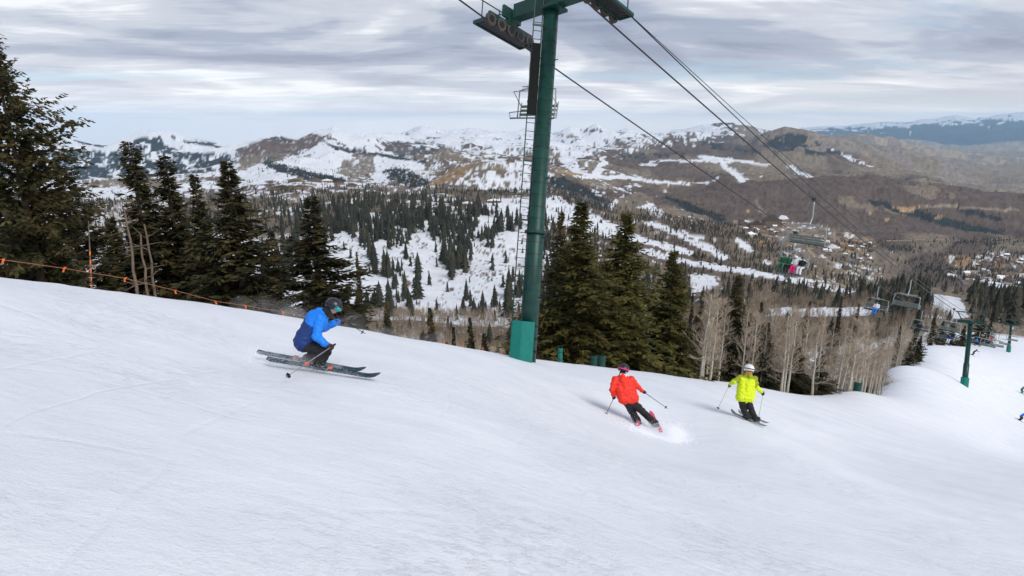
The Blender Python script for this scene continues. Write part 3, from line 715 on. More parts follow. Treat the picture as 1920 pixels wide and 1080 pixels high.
def spruce_parts(name, seed, H, R, whorl, per, up0, droop, sprig, mat, bark, bare=0.06, gap=0.0, one_side=None, shape=1.0):
    """a tapered trunk and a crown of whorled, drooping boughs carrying flat pointed sprays"""
    r = random.Random(seed); V, Fq = [], []
    z = bare * H
    while z < H * 0.985:
        t = z / H
        for k in range(per):
            if r.random() < gap * 0.6 + 0.12 * t * t: continue
            a = r.uniform(0, 2 * math.pi)
            L = R * ((1 - t) ** shape) * r.uniform(0.62, 1.12) * (0.75 + 0.35 * math.sin(a * 2 + seed + t * 9)) * (1.0 if t > 0.12 else 0.8) * (1 - 0.35 * max(t - 0.7, 0) / 0.3) + 0.05
            if one_side and r.random() < 0.5: a = one_side + r.uniform(-1, 1)
            ca, sa = math.cos(a), math.sin(a)
            u0 = up0 + 0.55 * t + 1.6 * max(t - 0.86, 0) / 0.14 + r.uniform(-0.26, 0.26); dr = droop * r.uniform(0.6, 1.3)
            n = max(4, int(L / (sprig * 0.34)))
            for i in range(n):
                s = (i + r.random()) / n
                if s < 0.12 and L > 0.8: continue
                rad = L * s; zz = z + L * (u0 * s - dr * s * s) - r.random() ** 2 * 0.22 * (0.4 + L * 0.25)
                bx, by = ca * rad, sa * rad
                for sd in (-1, 1, 0):
                    if sd == 0 and r.random() < 0.5: continue
                    lt = sprig * r.uniform(0.7, 1.35) * (1.25 - 0.55 * s) * (1.08 - 0.66 * t ** 3)
                    an = a + sd * r.uniform(0.45, 1.15)
                    dx, dy = math.cos(an), math.sin(an); dz = r.uniform(-0.75, 0.35)
                    w = lt * r.uniform(0.17, 0.28); ro = r.uniform(-1.5, 1.5)
                    px_, py_, pz_ = -dy * math.cos(ro) * w, dx * math.cos(ro) * w, math.sin(ro) * w
                    mx_, my_, mz_ = bx + dx * lt * 0.45, by + dy * lt * 0.45, zz + dz * lt * 0.45 - r.random() * 0.03
                    b0 = len(V)
                    V += [(bx, by, zz), (mx_ + px_, my_ + py_, mz_ + pz_), (bx + dx * lt, by + dy * lt, zz + dz * lt), (mx_ - px_, my_ - py_, mz_ - pz_)]
                    Fq.append((b0, b0 + 1, b0 + 2, b0 + 3))
        z += whorl * H * r.uniform(0.7, 1.3) * (1.15 - 0.5 * t)
    crown = big_mesh(name + '_crown', np.array(V), np.array(Fq), [MATS[mat]], smooth=False)
    tb = MB(); pts = []; rd = []
    for i in range(9):
        t = i / 8; pts.append((0.06 * math.sin(t * 5 + seed) * H * 0.05, 0.05 * math.cos(t * 4 + seed) * H * 0.05, t * H * 0.97 - (0.4 if i == 0 else 0))); rd.append(H * 0.016 * (1 - t) + 0.012)
    tb.tube(pts, rd, 8)
    for k in range(26):                        # dead stubs low on the trunk
        zz = r.uniform(0.02, 0.35) * H; a = r.uniform(0, 6.28); l = r.uniform(0.2, 0.9) * R * 0.6
        tb.tube([(0, 0, zz), (math.cos(a) * l, math.sin(a) * l, zz - l * 0.15)], [0.02, 0.006], 3)
    return tb.mesh(name + '_trunk', MATS[bark], True), crown
KIN = {
 'wide':   spruce_parts('wide', 1, 10, 2.9, 0.024, 10, -0.10, 0.22, 0.26, 'needles_olive', 'bark_red', 0.05),
 'wide2':  spruce_parts('wide2', 2, 10, 2.6, 0.025, 10, -0.05, 0.25, 0.26, 'needles_olive', 'bark_spruce', 0.07, 0.05),
 'dark':   spruce_parts('dark', 3, 10, 2.7, 0.026, 10, 0.0, 0.20, 0.26, 'needles_dark', 'bark_spruce', 0.04, 0.08),
 'dark2':  spruce_parts('dark2', 4, 10, 2.4, 0.027, 9, 0.05, 0.20, 0.26, 'needles_dark', 'bark_spruce', 0.06, 0.12),
 'narrow': spruce_parts('narrow', 5, 10, 1.35, 0.024, 8, -0.18, 0.16, 0.27, 'needles_dark', 'bark_spruce', 0.16, 0.18, None, 0.6),
 'sparse': spruce_parts('sparse', 6, 10, 2.3, 0.034, 6, 0.18, 0.05, 0.30, 'needles_dark', 'bark_spruce', 0.10, 0.25, None, 0.6),
 'pine':   spruce_parts('pine', 7, 11, 3.4, 0.024, 11, 0.10, 0.10, 0.26, 'needles_dark', 'bark_spruce', 0.02, 0.04, None, 0.50),
 'small':  spruce_parts('small', 8, 5, 1.15, 0.040, 7, -0.05, 0.20, 0.24, 'needles_dark', 'bark_spruce', 0.04, 0.05),
}
KH = {'wide': (10, 2.9), 'wide2': (10, 2.6), 'dark': (10, 2.7), 'dark2': (10, 2.4), 'narrow': (10, 1.25), 'sparse': (10, 2.3), 'pine': (11, 3.4), 'small': (5, 1.15)}
def plant(kind, name, base, height, radius, rot, label, cat, group=None, parts=KIN):
    h0, r0 = KH[kind]; tr, cr_ = parts[kind]
    e = empty(name, base, label, cat, group); e.rotation_euler = (0, 0, rot)
    e.scale = (radius / r0, radius / r0, height / h0)
    link('trunk', tr, e); link('crown', cr_, e)
    return e
WIDE = 1.42
def by_tip(tx, ty, d, hw, kind, label, group=None, name='spruce_tree', rot=None):
    tip = P(tx, ty, d); z = ground_xy(tip.x, tip.y) - 0.15
    return plant(kind, name, (tip.x, tip.y, z), max(tip.z - z, 1.0), hw / F * d * WIDE, rng.uniform(0, 6.28) if rot is None else rot, label, 'spruce', group)

ORD = ['first', 'second', 'third', 'fourth', 'fifth', 'sixth', 'seventh', 'eighth', 'ninth', 'tenth', 'eleventh', 'twelfth', 'thirteenth', 'fourteenth', 'fifteenth', 'sixteenth', 'seventeenth', 'eighteenth', 'nineteenth', 'twentieth', 'twenty first', 'twenty second', 'twenty third', 'twenty fourth', 'twenty fifth', 'twenty sixth']
NEAR = [
 (-24, 60, 17.0, 138, 'pine', 'huge dark conifer cut off by the left edge of the picture'),
 (-150, 120, 21, 200, 'dark', 'dark conifer mostly hidden outside the left picture edge'),
 (114, 308, 21, 105, 'sparse', 'loose ragged spruce right of the huge conifer at left'),
 (42, 400, 23, 120, 'dark2', 'low dark spruce filling the gap below the huge left conifer'),
 (240, 256, 25, 62, 'narrow', 'tall slender spruce with pointed top, first of the left pair'),
 (306, 283, 26, 60, 'narrow', 'slender spruce with thin bare spire, right of the tallest slender one'),
 (205, 405, 26, 95, 'dark', 'dark spruce low behind the orange flagged bamboo pole'),
 (362, 316, 25, 78, 'dark2', 'medium spruce between slender spire and bushy dark spruce'),
 (425, 298, 23.5, 155, 'dark', 'broad bushy dark spruce above the flagged rope, left centre'),
 (505, 425, 30, 70, 'dark2', 'spruce peeking out right of the broad bushy dark one'),
 (582, 360, 24, 135, 'dark2', 'spruce directly behind the blue jacketed skier'),
 (668, 470, 60, 26, 'dark', 'darker lone spruce down the slope right of blue skier'),
 (724, 560, 44, 40, 'dark2', 'low spruce beyond the crest right of the blue skier'),
 (1052, 388, 33, 62, 'dark2', 'thin topped spruce tucked behind the lift tower pole'),
 (1090, 374, 30.5, 142, 'wide', 'large olive spruce with reddish trunk beside the lift tower'),
 (1175, 390, 33.5, 120, 'wide2', 'tall dark olive spruce right of the large reddish trunked one'),
 (1035, 520, 36, 60, 'dark', 'dark spruce low behind the base of the lift tower'),
 (1135, 520, 38, 75, 'dark', 'dark spruce between and behind the two big olive ones'),
 (1225, 540, 40, 55, 'dark', 'dark low spruce just behind the red jacketed skier'),
 (1265, 463, 39, 92, 'wide2', 'olive brown spruce third in the row from the tower'),
 (1306, 590, 45, 36, 'dark', 'short dark spruce beside the first pale aspen stems'),
 (1386, 510, 45, 62, 'dark2', 'tall spruce right behind the yellow jacketed skier'),
 (1350, 610, 47, 40, 'dark', 'squat dark spruce left of the yellow jacketed skier'),
 (1441, 604, 45, 40, 'dark', 'narrow black green spruce right of the yellow skier'),
 (1496, 640, 47, 46, 'dark', 'dark spruce at the forest corner above bare brush'),
 (1540, 655, 49, 38, 'dark', 'last dark spruce at the forest corner before the aspens'),
]
for t in NEAR: by_tip(t[0], t[1], t[2], t[3], t[4], t[5])
for kf, q in enumerate(sorted(((806, 574, 40, 26), (850, 610, 38, 14), (881, 592, 39, 20), (908, 622, 38, 22), (838, 640, 37, 15), (790, 622, 38, 22)))):
    by_tip(q[0], q[1], q[2], q[3], 'small', 'small spruce poking over the snow crest left of the tower, %s from left' % ORD[kf], 'small spruces over the crest')
for kf, q in enumerate(sorted(((1478, 578, 75, 24), (1494, 590, 78, 22), (1658, 640, 72, 18), (1430, 560, 90, 24), (1350, 560, 85, 24), (1562, 600, 85, 20), (1600, 640, 75, 20), (1640, 668, 70, 16), (1690, 608, 105, 14), (1722, 590, 120, 12), (1757, 575, 140, 10),
          (1520, 560, 130, 16), (1320, 530, 110, 18), (1580, 550, 150, 14), (1612, 565, 150, 14), (1300, 545, 90, 20), (1708, 640, 104, 18), (1728, 628, 110, 16), (1770, 600, 150, 16), (1790, 600, 170, 16), (1845, 590, 200, 20), (1810, 610, 175, 14), (1860, 600, 210, 14)))):
    by_tip(q[0], q[1], q[2], q[3], 'dark2', 'dark spruce among the bare aspens beside the run, %s from left' % ORD[kf], 'spruces among the aspens')

# ---- bare aspens
def aspen_parts(name, seed, H=9.0):
    r = random.Random(seed); tb = MB(); tw_v, tw_f = [], []
    pts = []; x = y = 0.0; lx, ly = r.uniform(-0.03, 0.03), r.uniform(-0.03, 0.03)
    for i in range(11):
        t = i / 10; pts.append(Vector((x, y, t * H - (0.4 if i == 0 else 0)))); x += lx * H / 10 + r.uniform(-0.07, 0.07); y += ly * H / 10 + r.uniform(-0.07, 0.07)
    rads = [0.125 * (1 - i / 10) ** 0.8 + 0.012 for i in range(11)]
    tb.tube(pts, rads, 7)
    def twig(a, b, w):
        a, b = Vector(a), Vector(b); d = (b - a).normalized(); s = d.cross(Vector((r.uniform(-1, 1), r.uniform(-1, 1), 0.2)))
        s = s.normalized() * w if s.length > 1e-4 else Vector((w, 0, 0)); k = len(tw_v)
        tw_v.extend([tuple(a + s), tuple(a - s), tuple(b)]); tw_f.append((k, k + 1, k + 2))
    for k in range(32):
        t = r.uniform(0.30, 0.97) if k > 6 else r.uniform(0.12, 0.4); i = min(int(t * 10), 9); f = t * 10 - i
        p = pts[i] * (1 - f) + pts[i + 1] * f; a = r.uniform(0, 6.28); L = (1.25 - t) * r.uniform(1.1, 2.1)
        upw = r.uniform(0.5, 1.5) if k > 6 else r.uniform(-0.2, 0.5)
        d = Vector((math.cos(a), math.sin(a), upw)).normalized()
        m1 = p + d * L * 0.5 + Vector((0, 0, 0.08 * L)); e = m1 + (d + Vector((r.uniform(-.3, .3), r.uniform(-.3, .3), 0.45))).normalized() * L * 0.6
        tb.tube([p, m1, e], [0.035, 0.02, 0.007], 3, False)
        for j in range(9):
            s = r.uniform(0.25, 1); q = p + (m1 - p) * min(s * 2, 1) if s < 0.5 else m1 + (e - m1) * (s * 2 - 1)
            dd = (d + Vector((r.uniform(-1, 1), r.uniform(-1, 1), r.uniform(0.0, 1.1)))).normalized(); l = r.uniform(0.35, 0.85)
            qe = q + dd * l; twig(q, qe, 0.013)
            for _ in range(5):
                g = q + dd * l * r.uniform(0.3, 0.9); de = (dd + Vector((r.uniform(-1, 1), r.uniform(-1, 1), r.uniform(-.1, 0.8)))).normalized()
                twig(g, g + de * r.uniform(0.2, 0.5), 0.009)
    crown = big_mesh(name + '_twigs', np.array(tw_v), np.array(tw_f), [MATS['twig_aspen']], smooth=False)
    return tb.mesh(name + '_stem', MATS['bark_aspen'], True), crown
ASP = [aspen_parts('aspen%d' % k, 60 + k) for k in range(6)]
def aspen(base, h, label, group, girth=1.0):
    e = empty('aspen_tree', base, label, 'aspen', group); k = rng.randrange(6)
    s = h / 9.0; e.scale = (s * girth, s * girth, s); e.rotation_euler = (0, 0, rng.uniform(0, 6.28))
    link('trunk', ASP[k][0], e); link('crown', ASP[k][1], e); return e
FRONT = [(1312, 711, 1.2), (1317, 712, 0.9), (1329, 714, 1.25), (1465, 728, 1.1), (1470, 722, 1), (1476, 737, 1), (1523, 738, 1.2), (1569, 718, 1), (1578, 727, 1.1), (1589, 735, 1.5), (1593, 734, 1.3), (1600, 724, 1),
         (1604, 716, 1), (1614, 716, 1.2), (1620, 719, 1.3), (1627, 719, 1.2), (1632, 713, 1), (1636, 713, 1.2), (1646, 711, 1.2), (1652, 710, 1), (1664, 680, 1.2), (1679, 676, 1.2), (1686, 675, 1.1), (1698, 674, 1.2), (1609, 726, 1), (1643, 706, 1)]
for kf, (x, y, g) in enumerate(sorted(FRONT)):
    d = float(np.interp(x, [1200, 1370, 1460, 1540, 1600, 1655, 1665, 1740], [34, 41, 44, 47, 55, 66, 86, 130]))
    b = ground_at(x, d); b.z -= 0.05
    aspen(b, rng.uniform(5.4, 6.9), 'white stemmed front row aspen beside the run, %s from the left' % ORD[kf], 'front row of bare aspens', g)
n_a = 0
while n_a < 230:
    x = rng.uniform(1285, 1790); lim = float(np.interp(x, [1200, 1370, 1540, 1600, 1665, 1740, 1800], [38, 44, 50, 62, 92, 138, 200]))
    d = lim * (1.0 + rng.random() ** 1.5 * 1.5)
    if d > 235: continue
    b = ground_at(x, d); b.z -= 0.1; n_a += 1
    aspen(b, rng.uniform(5.2, 7.6), 'bare pale aspen in the grove behind the front row', 'bare aspen grove beside the run', rng.uniform(0.7, 1.1))
# aspens beyond the crest, down the hill left of the tower
n_a = 0
while n_a < 90:
    x = rng.uniform(650, 1290); d = rng.uniform(95, 240) if x < 1010 else rng.uniform(60, 160)
    b = ground_at(x, d); b.z -= 0.1; n_a += 1
    aspen(b, rng.uniform(8, 11), 'bare aspen growing down the hill beyond the snow crest', 'aspens below the crest', 0.9)

# ---- dead grey snags by the rope at left
for x0, y0, x1, y1, d, lab in ((236, 396, 262, 545, 19, 'bare dead trunk with broken brown top between left spruces'), (262, 440, 283, 545, 20, 'thin grey dead trunk right of the broken one'), (272, 420, 296, 545, 21, 'pale grey leaning trunk under the slender spruces')):
    a, b_ = P(x1, y1 + 45, d), P(x0, y0, d); mb = MB(); r = random.Random(x0)
    pts = [a + (b_ - a) * (k / 7) + Vector((r.uniform(-.03, .03), r.uniform(-.03, .03), 0)) for k in range(8)]
    mb.tube(pts, [0.055 - 0.004 * k for k in range(8)], 7)
    e = empty('dead_tree', a, lab, 'dead tree'); o = link('trunk', mb.mesh('dead_trunk', MATS['dead_wood'], True), e); o.location = -a
    for k in range(10):
        p = pts[r.randrange(2, 8)]; q = p + Vector((r.uniform(-.6, .6), r.uniform(-.5, .5), r.uniform(-.1, .25)))
        o = link('branch', MB().tube([p - a, q - a], [0.02, 0.005], 4).mesh('branch', MATS['dead_wood']), e)

# ---- conifers on the hills
def tier_tree(seed, tiers, sides, H=1.0, R=0.2):
    r = random.Random(seed); V, Fc = [], []
    for k in range(tiers):
        t = k / tiers; z0 = H * (0.06 + 0.86 * t); zt = min(z0 + H * (1.9 / tiers) * 0.9 + 0.02, H); rad = R * (1 - t) ** 0.8 + 0.012
        if k == tiers - 1: zt = H
        b0 = len(V); V.append((r.uniform(-.006, .006), r.uniform(-.006, .006), zt)); a0 = r.random() * 6
        for s in range(sides):
            a = a0 + 2 * math.pi * s / sides; q = rad * (r.uniform(0.75, 1.2) if s % 2 == 0 else r.uniform(0.3, 0.55)); V.append((q * math.cos(a), q * math.sin(a), z0 - (0.03 if s % 2 == 0 else 0) * H + r.uniform(-.012, .012)))
        for s in range(sides): Fc.append((b0, b0 + 1 + s, b0 + 1 + (s + 1) % sides))
    V0 = len(V); V += [(0.012, 0, -0.03), (-0.008, 0.01, -0.03), (-0.008, -0.01, -0.03), (0, 0, 0.3)]; Fc += [(V0, V0 + 1, V0 + 3), (V0 + 1, V0 + 2, V0 + 3), (V0 + 2, V0, V0 + 3)]
    return np.array(V), np.array(Fc)
MID = [big_mesh('hill_conifer%d' % k, *tier_tree(90 + k, 15, 12, 1.0, 0.19 + 0.03 * k), [MATS['needles_far']], smooth=False) for k in range(4)]
area = np.zeros(DD.shape); area[:-1, :-1] = np.abs((RR[:-1, 1:] - RR[:-1, :-1]) * (DD[1:, :-1] - DD[:-1, :-1]))
vis = (YPX <= YMIN + 30) & (XPX > -120) & (XPX < 2040)
is_snow = np.abs(COV - SNOW).sum(-1) < 0.02; is_coni = np.abs(COV - CONI).sum(-1) < 0.02
clump = n1 * 0.7 + n2 * 0.6
def region(pts, d0, d1): return inside(pts, XPX, YPX) & (DD >= d0) & (DD < d1) & vis
dc = np.zeros(DD.shape); db = np.zeros(DD.shape)
bowl = region([(560, 398), (700, 392), (860, 396), (1012, 398), (1040, 470), (1040, 610), (640, 640), (520, 500)], 420, 1240)
upper = np.interp(YPX, [390, 440, 520, 600], [2.6, 1.6, 0.75, 0.6])
big = fbm(UU / 0.045, LG / 0.13, 4, 301, 0.6); fine = fbm(UU / 0.016, LG / 0.045, 2, 311)
band_y = 0.55 * np.exp(-((YPX - 425) / 26.0) ** 2) + 0.22 * np.exp(-((YPX - 500) / 18.0) ** 2) - 0.12
dc = np.where(bowl, np.where(big + 0.5 * fine + band_y > 0.30, 0.015, np.where(big + band_y > 0.05, 0.0022, 0.0004)), dc)
band = region([(500, 352), (840, 350), (1012, 360), (1012, 394), (860, 398), (640, 398), (540, 420), (460, 420)], 900, 2300)
dc = np.where(band & FORB, np.where(clump > 0, 0.0075, 0.0015), dc); db = np.where(band & FORB, 0.008, db); dc = np.where(band & ~FORB, 0.0008, dc)
slope = region([(1010, 340), (1120, 380), (1260, 405), (1400, 430), (1480, 470), (1640, 540), (1640, 575), (1300, 575), (1010, 620)], 420, 2600) & ~is_snow
dc = np.where(slope, np.where(clump > -0.15, 0.0062, 0.0012), dc); db = np.where(slope, 0.010, db)
left = region([(-100, 300), (160, 380), (440, 372), (560, 380), (640, 400), (600, 480), (300, 560), (-100, 560)], 400, 2600) & ~is_snow
dc = np.where(left, np.where(clump > 0, 0.0055, 0.0015), dc); db = np.where(left, 0.008, db)
vill = region([(1500, 455), (1640, 450), (1920, 440), (2040, 440), (2040, 560), (1660, 560)], 600, 2700)
dc = np.where(vill, np.where(clump > 0.10, 0.0040, 0.00035), dc); db = np.where(vill & ~is_snow, 0.0022, db)
low = region([(600, 560), (1010, 585), (1260, 575), (1560, 560), (1740, 570), (1800, 640), (1740, 700), (640, 700)], 235, 520) & ~(is_snow & (YPX < 596) & (XPX > 1400))
dc = np.where(low, np.where(clump > 0.22, 0.006, 0.0010), dc); db = np.where(low, 0.034, db)
rowt = region([(1640, 520), (1742, 545), (1742, 600), (1812, 600), (1820, 545), (2040, 540), (2040, 640), (1640, 620)], 300, 720) & ~is_snow
dc = np.where(rowt, 0.0075, dc); db = np.where(rowt, 0.010, db)
dc = np.where(is_coni & (DD < 4600) & vis & (dc == 0), 0.0045, dc)
dc = np.where((DD > 1500) & (DD < 4600) & vis & (dc == 0) & ~is_snow & (n1 > 0.28), 0.0007, dc)
keep = ~RUNZ | (nprng.random(DD.shape) < 0.13)
dc = dc * keep; db = db * keep
def scatter(dens):
    ex = dens * area; tot = ex.sum(); n = nprng.poisson(ex[:-1, :-1]); i, j = np.nonzero(n); rep = n[i, j]
    i, j = np.repeat(i, rep), np.repeat(j, rep); a, b = nprng.random(len(i)), nprng.random(len(i))
    def lerp(M): return (M[i, j] * (1 - b) + M[i, j + 1] * b) * (1 - a) + (M[i + 1, j] * (1 - b) + M[i + 1, j + 1] * b) * a
    return np.stack([lerp(VX), lerp(VY), lerp(VZ)], -1), lerp(DD)
cpos, cdep = scatter(dc); bpos, bdep = scatter(db)
print('conifers', len(cpos), 'brush', len(bpos))
ch = np.exp(nprng.normal(2.15, 0.45, len(cpos))).clip(2.5, 19.0); ch = np.where((cdep < 720) & (cpos[:, 0] / cdep > 0.58), ch * 1.1 + 2, ch)
ch = np.where((cdep > 420) & (cdep < 1240) & (cpos[:, 0] / cdep < 0.07) & (cpos[:, 0] / cdep > -0.4), ch * 1.7, ch)
order = np.argsort(-ch / cdep)
for q in order[:270]:
    o = link('hill_conifer', MID[rng.randrange(4)]); o.location = cpos[q]; s = ch[q]; o.scale = (s * 0.95, s * 0.95, s); o.rotation_euler = (0, 0, rng.uniform(0, 6.28))
    xq, yq, dq = project(Vector(cpos[q]))
    if xq < 620: tag(o, 'small dark conifer on the far hillside behind the left spruces', 'conifer', 'conifers behind the left spruces')
    elif xq < 1035: tag(o, 'dark conifer scattered on the snowy bowl left of the tower', 'conifer', 'conifers on the snowy bowl')
    elif xq < 1640: tag(o, 'dark conifer in the woods below, between tower and village', 'conifer', 'conifers in the woods below')
    else: tag(o, 'dark conifer in the tree belt beyond the lower run', 'conifer', 'conifers beyond the lower run')
def merge(name, protos, pos, hs, wid, mats, label, cat):
    Vs, Fs = [], []; off = 0
    kind = nprng.integers(0, len(protos), len(pos)); ang = nprng.uniform(0, 6.28, len(pos)); wv = wid * nprng.uniform(0.8, 1.2, len(pos))
    for k, (v, f) in enumerate(protos):
        s = np.nonzero(kind == k)[0]
        if not len(s): continue
        c, sn = np.cos(ang[s])[:, None], np.sin(ang[s])[:, None]
        X = (v[None, :, 0] * c - v[None, :, 1] * sn) * (hs[s] * wv[s])[:, None] + pos[s, 0][:, None]
        Y = (v[None, :, 0] * sn + v[None, :, 1] * c) * (hs[s] * wv[s])[:, None] + pos[s, 1][:, None]
        Z = v[None, :, 2] * hs[s][:, None] + pos[s, 2][:, None]
        Vs.append(np.stack([X, Y, Z], -1).reshape(-1, 3)); n = len(v)
        Fs.append((f[None] + (np.arange(len(s)) * n)[:, None, None] + off).reshape(-1, 3)); off += n * len(s)
    return tag(link(name, big_mesh(name, np.concatenate(Vs), np.concatenate(Fs), mats, smooth=False)), label, cat, kind='stuff')
rest = order[270:]
merge('conifer_forest', [tier_tree(200 + k, 5, 6, 1.0, 0.17 + 0.012 * k) for k in range(6)], cpos[rest], ch[rest], 1.0, [MATS['needles_far']], 'dark conifer forest covering the far hillsides', 'forest')
def spikes(seed, n, w):
    r = random.Random(seed); V, Fc = [], []
    for k in range(n):
        x, y = r.uniform(-.14, .14), r.uniform(-.14, .14); a = r.uniform(0, 3.14); z1 = r.uniform(0.6, 1.0); b0 = len(V); zb = 0 if k < 2 else r.uniform(0.15, 0.5); ww = w * r.uniform(0.6, 1.4)
        V += [(x - ww * math.cos(a), y - ww * math.sin(a), zb), (x + ww * math.cos(a), y + ww * math.sin(a), zb), (x * 1.6 + r.uniform(-.08, .08), y * 1.6 + r.uniform(-.08, .08), z1)]; Fc.append((b0, b0 + 1, b0 + 2))
    return np.array(V), np.array(Fc)
bh = nprng.uniform(6.5, 10.5, len(bpos)); nearb = bdep < 560
merge('aspen_wood', [spikes(300 + k, 14, 0.011) for k in range(6)], bpos[nearb], bh[nearb], 1.0, [MATS['brush_near']], 'bare brown aspen wood filling the hollow below', 'woodland')
merge('distant_aspen_wood', [spikes(330 + k, 8, 0.028) for k in range(6)], bpos[~nearb], bh[~nearb], 1.0, [MATS['brush_far']], 'distant bare woodland between the conifers', 'woodland')
# ------------------------------------------------------------------ the chairlift
SHALF = 1.9
LINE = Vector((0.68, 0.74, -0.262)).normalized()
def tower_frame(p):
    p = p.normalized(); l = (LINE - p * LINE.dot(p)).normalized(); return l, l.cross(p), p     # down the line, across (towards us), up the pole
def tower_top(base, H, p): return base + p * H
def green_tower(base, top, label, near):
    p = (top - base).normalized(); H = (top - base).length; l, c, p = tower_frame(p)
    e = empty('lift_tower', base, label, 'lift tower', 'green lift towers')
    G = MATS['tower_green']
    def put(mb, name, mat, parent=e, smooth=False):
        me = mb.mesh(name, mat, smooth); o = link(name, me, parent)
        o.matrix_parent_inverse = Matrix.Translation(-base) if parent is e else Matrix.Identity(4); return o
    n = 28 if near else 12
    pole = MB().tube([base - p * 0.6, base + p * H * 0.35, base + p * H * 0.352, base + p * H], [0.315, 0.305, 0.285, 0.265] if near else [0.40, 0.40, 0.33, 0.30], n)
    po = put(pole, 'pole', G, smooth=False)
    for q in po.data.polygons: q.use_smooth = len(q.vertices) == 4
    S = SHALF
    # crossarm
    put(MB().box(top + p * 0.02 , 2 * S - 0.5, 0.42, 0.52, (c, l, p)), 'crossarm', G)
    put(MB().box(top - p * 0.30, 0.9, 0.74, 0.10, (c, l, p)), 'top_plate', G)
    for s in (-1, 1):
        end = top + c * (s * S)
        fr = MB().box(end + p * 0.0, 0.10, 1.0, 0.42, (c, l, p))
        fr.box(end - p * 0.22, 0.16, 0.5, 0.36, (c, l, p)); put(fr, 'sheave_bracket', G)
        L = 1.22 if near else 1.3
        put(MB().bar(end - p * 0.42 - l * L, end - p * 0.42 + l * L, 0.10, 0.20, p), 'sheave_beam', G)
        nw = 5 if near else 5
        for k in range(nw):
            q = end - p * 0.58 + l * (-L + 0.12 + (2 * L - 0.24) * k / (nw - 1)) - c * 0.0
            w = put(MB().tube([q - c * 0.055, q + c * 0.055], 0.235, 18 if near else 10), 'sheave_wheel', MATS['rubber'])
            if near:
                put(MB().tube([q - c * 0.066, q + c * 0.066], 0.13, 14), 'wheel_hub', MATS['dark_metal'], w)
        # catwalk outside the sheaves
        cw = end + c * (s * 0.12) - p * 0.62; wd = 0.55
        a0, a1 = cw - l * (L + 0.1), cw + l * (L + 0.1); b0, b1 = a0 + c * (s * wd), a1 + c * (s * wd)
        f = MB()
        for u_, v_ in ((a0, a1), (b0, b1)): f.bar(u_, v_, 0.06, 0.10, p)
        for u_, v_ in ((a0, b0), (a1, b1)): f.bar(u_, v_, 0.06, 0.10, p)
        put(f, 'catwalk_frame', G)
        if near:
            for k in range(15):
                t = (k + 0.5) / 15; put(MB().bar(a0 + (a1 - a0) * t, b0 + (b1 - b0) * t, 0.16, 0.03, p), 'grating', MATS['dark_metal'])
            for t in (0.0, 0.5, 1.0):
                q = b0 + (b1 - b0) * t; put(MB().bar(q, end + c * (s * 0.1) + (q - end - c * (s * (0.1 + wd))) * 0.35 + p * 0.1, 0.05), 'catwalk_strut', G)
            for t in (0.15, 0.5, 0.85):
                q = b0 + (b1 - b0) * t; put(MB().tube([q, q + p * 1.0], 0.022, 6), 'rail_post', G)
            put(MB().tube([b0 + (b1 - b0) * 0.1 + p * 0.98, b0 + (b1 - b0) * 0.9 + p * 0.98], 0.022, 6), 'handrail', G)
        # lifting frame above the arm
        put(MB().bar(top + c * (s * 1.1) + p * 0.28, top + c * (s * 1.75) + p * 1.45, 0.14, 0.16, l), 'lifting_post', G)
    put(MB().box(top + p * 1.5, 2 * S + 0.2, 0.14, 0.16, (c, l, p)), 'lifting_beam', G)
    # teal crash pad around the foot
    pm = MB()
    if near:
        o = base - W(0.17, 0.17, 0); rx = Vector((1, 0, 0)); rx = (rx - p * rx.dot(p)).normalized(); ry = p.cross(rx)
        ring = [(-0.46, -0.25), (-0.10, -0.44), (0.30, -0.42), (0.34, -0.30), (0.26, 0.1), (-0.42, 0.2)]
        vv = [o + rx * a + ry * b - p * 0.12 for a, b in ring] + [o + rx * a + ry * b + p * 1.36 for a, b in ring]; k = len(ring)
        pm.add(vv, [tuple(range(k - 1, -1, -1)), tuple(range(k, 2 * k))] + [(i, (i + 1) % k, k + (i + 1) % k, k + i) for i in range(k)])
        po_ = put(pm, 'crash_pad', MATS['pad_teal'])
        bv = po_.modifiers.new('soft', 'BEVEL'); bv.width = 0.04; bv.segments = 3
        for hh in (0.25, 0.70, 1.15):
            put(MB().tube([base + p * hh, base + p * (hh + 0.035)], 0.345, 24), 'pad_strap', MATS['dark_metal'])
    else:
        put(MB().tube([base - p * 0.4, base + p * 1.35], 0.55, 10), 'crash_pad', MATS['pad_teal'])
    if near:
        lf = Vector((-1, -0.12, 0)); lf = (lf - p * lf.dot(p)).normalized(); fw = p.cross(lf)
        h0, h1 = 1.25, H + 0.9
        for off in (0.30, 0.62):
            put(MB().tube([base + lf * off + p * h0, base + lf * (off + (0 if off < .5 else -0.02)) + p * h1], 0.021, 8), 'ladder_rail', MATS['tower_green'])
        rung = MB().tube([(0, 0, 0), (0.32, 0, 0)], 0.012, 6).mesh('rung', MATS['dark_metal'])
        k = h0 + 0.2; rot = Matrix((lf, fw, p)).transposed()
        while k < h1:
            o = link('rung', rung, e); o.location = lf * 0.30 + p * k; o.rotation_euler = rot.to_euler(); k += 0.30
        for hh in (2.9, 4.9, 7.0, 9.1, H - 0.9):
            put(MB().bar(base + lf * 0.26 + p * hh, base + lf * 0.64 + p * hh, 0.05, 0.06, p), 'ladder_bracket', MATS['tower_green'])
        pa = put(MB().box(base + lf * 0.46 + fw * 0.10 + p * (H * 0.775), 0.31, 0.03, 2.55, (lf, fw, p)), 'dark_panel', MATS['black_panel'])
        band = MB().tube([(0, 0, 0), (0, 0, 0.014)], 1.0, 28).mesh('weld_band', MATS['dark_metal']); k = 1.6
